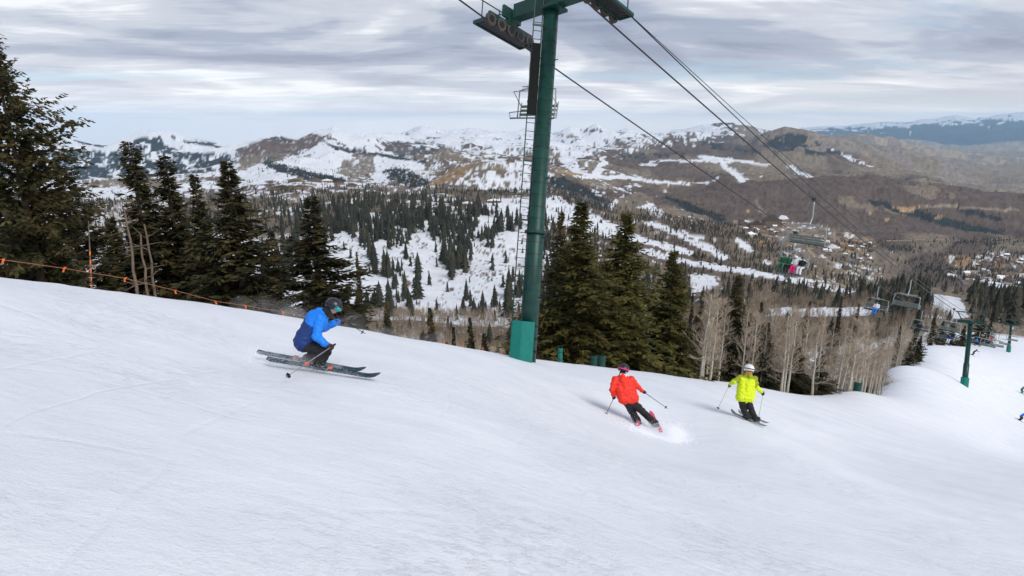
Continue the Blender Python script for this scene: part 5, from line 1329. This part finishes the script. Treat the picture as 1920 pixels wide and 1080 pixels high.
ski(P(1437, 800, d0 - 0.6), P(1371, 773, d0 + 0.62), W(0, -0.25, 0.95), 0.10, ('ski_grey', 'dark_metal'), 'grey ski nearer to us under the yellow skier', 'skis of the yellow skier')
ski(P(1441, 794, d0 - 0.35), P(1385, 774, d0 + 0.85), W(0, -0.25, 0.95), 0.10, ('ski_grey', 'dark_metal'), 'grey ski farther from us under the yellow skier', 'skis of the yellow skier')
ski_pole(py['hdL'], py['poL'], 'pole_green', 'pale green ski pole lifted left of the yellow skier', 'poles of the yellow skier')
ski_pole(py['hdR'], py['poR'], 'pole_green', 'pale green ski pole planted right of the yellow skier', 'poles of the yellow skier')

# --- riders on the chairs (small in the picture)
def rider(ch, off, top, pants, label, group='riders on the lift', hat='helmet_dark'):
    pt, e_, seat, f, s = ch; z = Vector((0, 0, 1)); b = pt + seat + s * off + z * 0.12 - f * 0.02
    e = empty('person', b, label, 'person', group)
    hip, ch_, nk, hd = b, b + z * 0.36 - f * 0.06, b + z * 0.52 - f * 0.03, b + z * 0.68
    legs = []; arms = []; feet = []
    for k in (-1, 1):
        kn = b + f * 0.42 + s * (0.11 * k) + z * 0.02; an = kn - z * 0.42 + f * 0.06; legs += [(b + s * (0.1 * k), 0.10, kn, 0.085), (kn, 0.082, an, 0.075)]; feet += [an]
        sh = b + z * 0.46 + s * (0.2 * k) - f * 0.05; el = sh - z * 0.26 + f * 0.08 + s * (0.05 * k); wr = el + f * 0.24 + z * 0.05 - s * (0.08 * k); arms += [(sh, 0.075, el, 0.065), (el, 0.062, wr, 0.05), (ch_, 0.13, sh, 0.08)]
    body = [(hip, 0.13, ch_, 0.14), (ch_, 0.12, nk, 0.06), (nk, 0.055, hd, 0.055)] + face_caps(hd, f, z, 0.105) + [(a, ra * 0.6, c, rc * 0.6) for a, ra, c, rc in legs + arms]
    blob('body', body, 'skin', e, b, 0.022, 2)
    blob('trousers', legs + [(hip - s * 0.1, 0.12, hip + s * 0.1, 0.12)], pants, e, b, 0.025, 2, 0.008)
    blob('jacket', [(hip + z * 0.05, 0.165, ch_, 0.175), (ch_, 0.15, nk, 0.085)] + arms, top, e, b, 0.025, 2, 0.008)
    head(e, b, hd + z * 0.02, f, z, 0.125, hat, 'goggle_teal')
    for k, a in enumerate(feet): 
        blob('boot', [(a + z * 0.08, 0.065, a - z * 0.05, 0.06), (a - z * 0.06, 0.055, a - z * 0.07 + f * 0.17, 0.05)], 'boot_black', e, b, 0.025, 2)
        k_ = ski(a - z * 0.15 - f * 0.75, a - z * 0.19 + f * 0.9, z, 0.10, ('ski_dark', 'dark_metal'), 'ski hanging from the feet of a rider on the lift', 'skis of the lift riders')
rider(CH['three'], 0.70, 'green_cloth', 'green_cloth', 'rider in dark green sitting at the left of the chair')
rider(CH['three'], 0.28, 'green_cloth', 'black_cloth', 'rider in green jacket and black trousers second on the chair')
rider(CH['three'], -0.20, 'white_cloth', 'pink_cloth', 'rider with bright pink trousers in the middle of the chair', hat='helmet_white')
rider(CH['three'], -0.68, 'black_cloth', 'white_cloth', 'rider in black jacket and white trousers on the chair')
rider(CH['white'], -0.05, 'white_cloth', 'blue_cloth', 'lone rider in white top and bright blue trousers')
rider(CH['dark'], 0.05, 'black_cloth', 'black_cloth', 'lone dark clad rider above the aspens')
rider(CH['blue'], -0.4, 'navy_cloth', 'white_cloth', 'rider in blue jacket next to the lone tower')
rider(CH['far1'], 0.3, 'blue_cloth', 'black_cloth', 'distant rider in blue beyond the lone tower')
rider(CH['far1'], -0.4, 'black_cloth', 'black_cloth', 'distant dark rider beyond the lone tower')
rider(CH['far2'], 0.0, 'red_cloth', 'black_cloth', 'tiny distant rider in red near the far tower')

# --- skiers far down the run
def far_skier(x, y, d, top, pants, label, lean):
    g = P(x, y, d); b = Vector((g.x, g.y, ground_xy(g.x, g.y))); e = empty('person', b, label, 'person', 'skiers far down the run'); z = Vector((0, 0, 1)); s = Vector((1, 0, 0)); f = Vector((0.2, -1, 0)).normalized()
    hip = b + z * 0.72 + s * lean * 0.5 - f * .1; ch_ = hip + z * 0.42 + s * lean * 0.35 + f * 0.2; hd = ch_ + z * 0.32 + s * lean * 0.15 + f * 0.08; legs = []; arms = []; feet = []
    for k in (-1, 1):
        an = b + s * 0.14 * k + z * 0.12; kn = an + z * 0.36 + s * (lean * 0.3) + f * 0.12; legs += [(hip + s * .09 * k, 0.11, kn, 0.09), (kn, 0.088, an, 0.085)]; feet.append(an)
        sh = ch_ + s * 0.19 * k + z * 0.08; el = sh + s * 0.2 * k - z * 0.15 + f * 0.1; arms += [(sh, 0.08, el, 0.07), (el, 0.065, el + f * 0.2 + s * 0.12 * k - z * 0.05, 0.055), (ch_, 0.13, sh, 0.085)]
    blob('body', [(hip, 0.1, ch_, 0.12), (ch_, 0.1, hd, 0.05)] + face_caps(hd, f, z, 0.105) + [(a, r1 * .6, c, r2 * .6) for a, r1, c, r2 in legs + arms], 'skin', e, b, 0.024, 2)
    blob('trousers', legs + [(hip - s * .09, .12, hip + s * .09, .12)], pants, e, b, 0.026, 2); blob('jacket', [(hip + z * .05, 0.165, ch_, 0.17), (ch_, .15, hd - z * .12, .09)] + arms, top, e, b, 0.026, 2)
    head(e, b, hd + z * .02, f, z, 0.125, 'helmet_dark', 'goggle_teal')
    for a in feet: ski(a - z * 0.1 - f * 0.8 + s * .3, a - z * 0.1 + f * 0.85 - s * .3, z, 0.1, ('ski_dark', 'dark_metal'), 'ski of ' + label, 'skis of the far skiers')
    for k in (-1, 1):
        h_ = arms[1 if k < 0 else 4][2]; ski_pole(h_, h_ + s * 0.35 * k - f * 0.5 - z * 0.75, 'ski_grey', 'pole of ' + label, 'poles of the far skiers')
far_skier(1911, 789, 88, 'blue_cloth', 'black_cloth', 'distant skier in blue at right edge', 0.5)
far_skier(1916, 737, 118, 'green_cloth', 'green_cloth', 'distant skier in green at right edge', -0.2)
far_skier(1822, 668, 140, 'black_cloth', 'black_cloth', 'dark skier just right of lone tower', 0.7)

# --- snow thrown up by the skis: loose grains in the air
def spray(n, fn, size, name, label, seed):
    r = np.random.default_rng(seed); c = fn(r, n); q = r.normal(0, 1, (n, 4, 3)); q /= np.linalg.norm(q, axis=-1, keepdims=True)
    v = c[:, None, :] + q * (size * r.uniform(0.5, 1.5, (n, 1, 1))); f = np.array([[0, 1, 2], [0, 2, 3], [0, 3, 1], [1, 3, 2]])
    me = big_mesh(name, v.reshape(-1, 3), (f[None] + (np.arange(n) * 4)[:, None, None]).reshape(-1, 3), [MATS['snow_spray']], smooth=False)
    return tag(link(name, me), label, 'snow spray', kind='stuff')
def cam_pts(x, y, d): return np.stack([(x - 960) / F * d, d * CP + (540 - y) / F * d * SP, -d * SP + (540 - y) / F * d * CP], -1)
def f_red(r, n):
    k = r.random(n); big = k < 0.5
    q = r.normal(0, 1, (n, 2)); rad = np.abs(r.normal(0, 1, n)) ** 0.8
    x = np.where(big, 1262 + 14 * q[:, 0] - np.abs(q[:, 1]) * 5, 1218 + 40 * q[:, 0]); y = np.where(big, 826 + 15 * q[:, 1] - 0.12 * (x - 1266) * 2, 812 + (x - 1214) * 0.22 - np.abs(q[:, 1]) * 10 + 10)
    return cam_pts(x, y, 15.2 + r.normal(0, 0.35, n))
spray(52000, f_red, 0.0066, 'snow_spray', 'white cloud of snow thrown up behind the red skier', 1)
def f_blue(r, n):
    t = r.random(n); x = 470 + 200 * t + r.normal(0, 14, n); y = 668 + 30 * t - np.abs(r.normal(0, 14, n)) * (1.2 - t) + 10; return cam_pts(x, y, 9.95 + r.normal(0, 0.2, n))
spray(9000, f_blue, 0.0036, 'snow_spray', 'light powder trailing along the skis of the blue skier', 2)
def f_drift(r, n):
    x = 470 + r.gamma(2.0, 55, n); y = np.interp(x, [e[0] for e in EDGE], [e[1] for e in EDGE]) - np.abs(r.normal(0, 24, n)) + 6; return cam_pts(x, y, np.interp(x, [e[0] for e in EDGE], [e[2] for e in EDGE]) * 0.97 + r.normal(0, 0.4, n))
spray(3000, f_drift, 0.003, 'snow_drift', 'wind blown powder drifting over the crest behind the blue skier', 3)
def f_y(r, n):
    x = 1500 + 70 * r.normal(0, 0.8, n); y = 815 + 14 * r.normal(0, 0.8, n); return cam_pts(x, y, 17.2 + r.normal(0, 0.4, n))
spray(8000, f_y, 0.0038, 'snow_spray', 'faint powder haze right of the yellow skier', 4)

def puff(balls, mat, label, seed, d_):
    """billowing powder hanging in the air: one lumpy closed cloud"""
    mb = MB(); r = random.Random(seed)
    TMP2 = []
    c0 = P(balls[0][0], balls[0][1], d_ + balls[0][3]); V = []
    caps = [(P(x, y, d_ + dd), rr, P(x + 0.5, y, d_ + dd), rr) for x, y, rr, dd in balls]
    o = blob('powder_cloud', caps, mat, None, c0, 0.05, 4, 0.05, 6.0); o.location = c0
    return tag(o, label, 'powder cloud', kind='stuff')
rp = random.Random(8)
puff([(1264 + rp.gauss(0, 9), 827 + rp.gauss(0, 9), rp.uniform(0.10, 0.20), rp.gauss(0, 0.15)) for k in range(16)], 'powder_core', 'dense white puff of snow behind the red skier', 1, 15.2)
puff([(1205 + 5.5 * k + rp.gauss(0, 6), 806 + 1.6 * k + rp.gauss(0, 7), rp.uniform(0.16, 0.30), rp.gauss(0, 0.2)) for k in range(16)], 'powder_cloud', 'thin powder veil round the boots of the red skier', 2, 15.3)
puff([(495 + 11 * k + rp.gauss(0, 8), 668 + 1.6 * k + rp.gauss(0, 5), rp.uniform(0.09, 0.17), rp.gauss(0.1, 0.12)) for k in range(13)], 'powder_cloud', 'powder smoking off the ski tails of the blue skier', 3, 10.0)
puff([(470 + 12 * k + rp.gauss(0, 14), 590 + 2.6 * k - abs(rp.gauss(0, 14)), rp.uniform(0.16, 0.42), rp.gauss(0.3, 0.5)) for k in range(30)], 'powder_mist', 'faint drifting powder over the crest behind the blue skier', 4, 16.5)
puff([(1480 + 14 * k + rp.gauss(0, 8), 806 + 2.2 * k + rp.gauss(0, 8), rp.uniform(0.22, 0.42), rp.gauss(0, 0.3)) for k in range(12)], 'powder_mist', 'thin powder haze hanging right of the yellow skier', 5, 17.3)
bpy.data.batch_remove(USED); bpy.data.scenes.remove(TMP)
# ------------------------------------------------------------------ rope fence with orange streamers along the crest
fe = empty('rope_fence', P(170, 530, 11.9), 'sagging rope with orange streamers along the left crest', 'rope fence'); fo = fe.location.copy()
FX = [(-90, 470), (5, 487), (120, 503), (235, 522), (330, 545), (405, 565), (460, 573), (530, 585), (600, 600)]
fd = lambda x: float(np.interp(x, [e_[0] for e_ in EDGE], [e_[2] for e_ in EDGE])) * 1.05
link('rope', MB().tube([P(x, y, fd(x)) - fo for x, y in FX], 0.007, 5).mesh('rope', MATS['rope_orange']), fe)
for k, (x, y) in enumerate(FX[1:-1]):
    q = P(x, y, fd(x)) - fo; r = random.Random(k); V = []
    for i in range(4):
        for j in (-1, 1): V.append(q + W(j * 0.026 * (1 - 0.12 * i) + 0.025 * math.sin(i * 1.3 + k), 0.02 * math.cos(i * 2 + k), 0.02 - 0.034 * i))
    o = link('streamer', MB().add(V, [(2 * i, 2 * i + 1, 2 * i + 3, 2 * i + 2) for i in range(3)]).mesh('streamer', MATS['orange_tape']), fe)
    sd_ = o.modifiers.new('t', 'SOLIDIFY'); sd_.thickness = 0.006
pl = empty('marker_pole', P(171, 560, 12.9), 'thin bamboo pole with orange bands standing behind the rope', 'marker pole'); o0 = pl.location.copy(); d_ = 12.9
link('cane', MB().tube([P(174, 575, d_) - o0, P(170, 500, d_) - o0, P(166, 415, d_) - o0], [0.014, 0.013, 0.009], 7).mesh('cane', MATS['dead_wood'], True), pl)
for y in (475, 492, 508, 524, 538):
    x = 170 + (y - 500) * 0.05; link('orange_band', MB().tube([P(x, y - 4, d_) - o0, P(x, y + 4, d_) - o0], 0.014, 8).mesh('orange_band', MATS['orange_tape']), pl)
for kf, (x, d) in enumerate(((832, 22.5), (868, 23.3), (905, 24.2), (940, 25))):
    y = float(np.interp(x, [e_[0] for e_ in EDGE], [e_[1] for e_ in EDGE])); q = P(x, y - 6, d * 1.03)
    o = MB().tube([q - W(0, 0, 0.35) , q + W(0.01, 0, 0.05)], 0.02, 6).build('marker_stake', MATS['orange_tape']); tag(o, 'tip of an orange stake over the crest, %s left of the tower' % ['fourth', 'third', 'second', 'first'][kf], 'marker stake', 'orange stakes over the crest')

# ---- crash pads strapped to trunks at the edge of the run
def tree_pad(x, y0, y1, d, w, label, mat='pad_green'):
    b, t = P(x, y1, d), P(x, y0, d); e = empty('tree_pad', b, label, 'crash pad', 'green tree pads'); h = (t - b).length; V, Fc = [], []; n = 12
    for zz in (-0.2, h):
        for k in range(n):
            a = math.pi * (1.05 + 0.9 * k / (n - 1)); V += [(math.cos(a) * w, math.sin(a) * w, zz), (math.cos(a) * w * 0.72, math.sin(a) * w * 0.72, zz)]
    m = 2 * n
    for k in range(n - 1):
        a = 2 * k; Fc += [(a, a + 2, a + 2 + m, a + m), (a + 1, a + 1 + m, a + 3 + m, a + 3), (a + m, a + 2 + m, a + 3 + m, a + 1 + m), (a, a + 1, a + 3, a + 2)]
    Fc += [(0, m, m + 1, 1), (m - 2, m - 1, 2 * m - 1, 2 * m - 2)]
    link('pad', MB().add(V, Fc).mesh('pad', MATS[mat], False), e)
    for q in (0.3, 0.75): link('strap', MB().tube([Vector((math.cos(math.pi * (1.05 + 0.9 * k / 9)) * (w + .008), math.sin(math.pi * (1.05 + 0.9 * k / 9)) * (w + .008), h * q)) for k in range(10)], 0.014, 5).mesh('strap', MATS['dark_metal']), e)
tree_pad(1050, 650, 682, 27.8, 0.11, 'thin teal pad on a trunk close to the big tower', 'pad_teal')
tree_pad(1113, 664, 690, 29.4, 0.17, 'green pad right of the reddish trunk, left of its twin')
tree_pad(1127, 664, 692, 29.6, 0.20, 'larger green pad right of the reddish trunk, beside its twin')
tree_pad(1606, 714, 732, 54.5, 0.36, 'green pad on an aspen trunk at the edge of the lower run')

# ------------------------------------------------------------------ village
def house(x, y, w, l, h, rot, wall, roof, label, group, dmin=900, nwin=0, flat=False):
    g = hit(x, y, dmin)
    if g is None: return
    b, d = g; e = empty('house', b - Vector((0, 0, 0.5)), label, 'house', group); e.rotation_euler = (0, 0, rot)
    link('wall', MB().box((0, 0, h / 2 - 1), w, l, h + 2).mesh('wall', MATS[wall]), e)
    o = 0.7; rh = w * (0.12 if flat else 0.36)
    V = [(-w / 2 - o, -l / 2 - o, h), (w / 2 + o, -l / 2 - o, h), (0, -l / 2 - o, h + rh), (-w / 2 - o, l / 2 + o, h), (w / 2 + o, l / 2 + o, h), (0, l / 2 + o, h + rh)]
    rf = link('roof', MB().add(V, [(0, 1, 2), (3, 5, 4), (0, 2, 5, 3), (1, 4, 5, 2), (0, 3, 4, 1)]).mesh('roof', MATS[roof]), e)
    link('chimney', MB().box((w * 0.2, l * 0.2, h + rh * 0.9), 1.0, 1.0, 2.2).mesh('chimney', MATS['wall_wood']), rf)
    for k in range(nwin):
        for fl in range(max(1, int(h / 3.4))):
            xx = -w / 2 + w * (k + 0.5) / nwin; link('window', MB().box((xx, -l / 2 - 0.02, 1.6 + 3.2 * fl), w / nwin * 0.55, 0.12, 1.7).mesh('window', MATS['window_dark']), e)
    return e
hr = random.Random(21)
LB = 'small chalet among melting snow in the resort village below'
for k in range(46):
    x = hr.uniform(1385, 1478); y = hr.uniform(414, 446) - (x - 1385) * 0.03; s = hr.uniform(0.8, 1.5)
    house(x, y, 11 * s, 16 * s, hr.uniform(5, 11), hr.uniform(0, 3.1), hr.choice(['wall_wood', 'wall_wood', 'wall_pale']), hr.choice(['roof_snow', 'roof_brown', 'roof_brown', 'roof_brown']), LB, 'chalets of the resort village', 1500)
for k in range(26):
    x = hr.uniform(1530, 1640); y = hr.uniform(452, 490); s = hr.uniform(0.7, 1.2)
    house(x, y, 10 * s, 15 * s, hr.uniform(4.5, 8), hr.uniform(0, 3.1), hr.choice(['wall_wood', 'wall_pale']), hr.choice(['roof_snow', 'roof_brown']), 'house in the valley bottom right of the nearest chair', 'houses in the valley bottom', 1200)
for k in range(70):
    x = hr.uniform(1775, 1955); y = hr.uniform(480, 536); s = hr.uniform(0.7, 1.3)
    house(x, y, 10 * s, 15 * s, hr.uniform(4.5, 7.5), hr.uniform(0, 3.1), hr.choice(['wall_wood', 'wall_pale', 'wall_pale']), hr.choice(['roof_snow', 'roof_brown', 'roof_brown', 'roof_brown']), 'house in the suburb on the right slope below the brown hill', 'houses of the right suburb', 900)
house(1446, 424, 70, 30, 22, 0.15, 'wall_wood', 'roof_brown', 'large dark hotel with brown roof in the resort village', 'resort hotels', 1500, 9)
house(1418, 430, 46, 26, 18, -0.2, 'wall_wood', 'roof_brown', 'second large hotel left of the darkest one in the village', 'resort hotels', 1500, 7)
house(1468, 416, 44, 26, 16, 0.5, 'wall_pale', 'roof_snow', 'pale hotel at the upper right end of the village', 'resort hotels', 1500, 6)
house(1500, 500, 30, 16, 9, 0.1, 'wall_pale', 'roof_snow', 'white base lodge behind the riders on the chair', 'resort hotels', 900, 6)
house(1562, 470, 34, 18, 10, 0.1, 'wall_pale', 'roof_snow', 'white flat fronted building beside the curving road', 'resort hotels', 1100, 6)
house(1588, 508, 18, 12, 5, 0.4, 'wall_pale', 'roof_brown', 'low tan shed by the car park in the valley', 'resort hotels', 900)
for kf, (x, y, w) in enumerate(sorted(((528, 356, 60), (560, 355, 46), (590, 341, 48), (552, 341, 40), (612, 342, 44), (636, 346, 34), (660, 350, 34)))):
    house(x, y, w, 20, 8, 0.05, 'wall_wood', hr.choice(['roof_snow', 'roof_brown']), 'long dark lodge on the snowy shoulder behind left spruces, %s from left' % ORD[kf], 'lodges on the snowy shoulder', 1300, 5, True)
for kf, (x, y, w) in enumerate(((876, 386, 24), (926, 380, 30))):
    house(x, y, w, 14, 6, 0.0, 'wall_wood', 'roof_snow', 'lodge among trees above the snowy bowl, %s from the left' % ORD[kf], 'lodges above the bowl', 1000, 4, True)

# ---- roads draped on the ground
def road(pts, width, mat, label, dmin=900, name='road'):
    q = [];
    for i in range(len(pts) - 1):
        for t in np.linspace(0, 1, 14)[:-1]: q.append((pts[i][0] + (pts[i + 1][0] - pts[i][0]) * t, pts[i][1] + (pts[i + 1][1] - pts[i][1]) * t))
    q.append(pts[-1]); w = []
    for x, y in q:
        g = hit(x, y, dmin)
        if g: w.append(g[0])
    w = [w[0]] + [(w[max(i - 2, 0)] + w[max(i - 1, 0)] + w[i] + w[min(i + 1, len(w) - 1)] + w[min(i + 2, len(w) - 1)]) / 5 for i in range(1, len(w) - 1)] + [w[-1]]
    V, Fc = [], []
    for i, p in enumerate(w):
        t = w[min(i + 1, len(w) - 1)] - w[max(i - 1, 0)]; s = Vector((t.y, -t.x, 0)); s = s.normalized() * width / 2 if s.length > 1e-6 else Vector((width / 2, 0, 0))
        for m_ in (p + s, p - s):
            V.append(Vector((m_.x, m_.y, max(ground_xy(m_.x, m_.y), p.z - 1.5) + 0.9)))
        if i: k = 2 * i; Fc.append((k - 2, k, k + 1, k - 1))
    o = MB().add(V, Fc).build(name, MATS[mat]); return tag(o, label, 'road', kind='structure')
road([(1640, 470), (1600, 473), (1592, 485), (1600, 500), (1625, 512), (1617, 525), (1605, 538)], 9, 'asphalt', 'curving grey valley road')
road([(1478, 440), (1468, 452), (1462, 462), (1460, 474), (1470, 484), (1490, 490), (1520, 494), (1545, 500)], 10, 'asphalt', 'snowy access road left of the nearest chair')
road([(1755, 502), (1775, 506), (1792, 514), (1805, 526), (1812, 535)], 9, 'asphalt', 'suburb road right of the bare hill')
road([(1660, 452), (1760, 450), (1845, 452), (1900, 446)], 12, 'dirt_road', 'straight track along the foot of the brown hill', 1500)
road([(1520, 532), (1545, 530), (1575, 536), (1598, 545)], 7, 'dirt_road', 'brown track below the lower cut run', 500)
# ------------------------------------------------------------------ air between here and the far ranges
hm_, nt, b = new_mat('haze_air')
nt.nodes.remove(b)
pv = nt.nodes.new('ShaderNodeVolumePrincipled'); pv.inputs['Color'].default_value = (0.48, 0.74, 1.0, 1)
pv.inputs['Density'].default_value = 1.75e-5; pv.inputs['Anisotropy'].default_value = 0.0
nt.links.new(pv.outputs[0], nt.nodes['Material Output'].inputs['Volume'])
zlo, zhi = float(VZ.min()) - 5.0, float(max(VZ.max(), 30.0)) + 40.0
xm = float(np.abs(VX).max()) + 500
hb = MB().box((0, (float(VY.max()) + 500 - 300) / 2, (zlo + zhi) / 2), 2 * xm, float(VY.max()) + 500 + 300, zhi - zlo)
tag(hb.build('haze', hm_), 'pale blue haze of the mountain air', 'haze', kind='stuff')
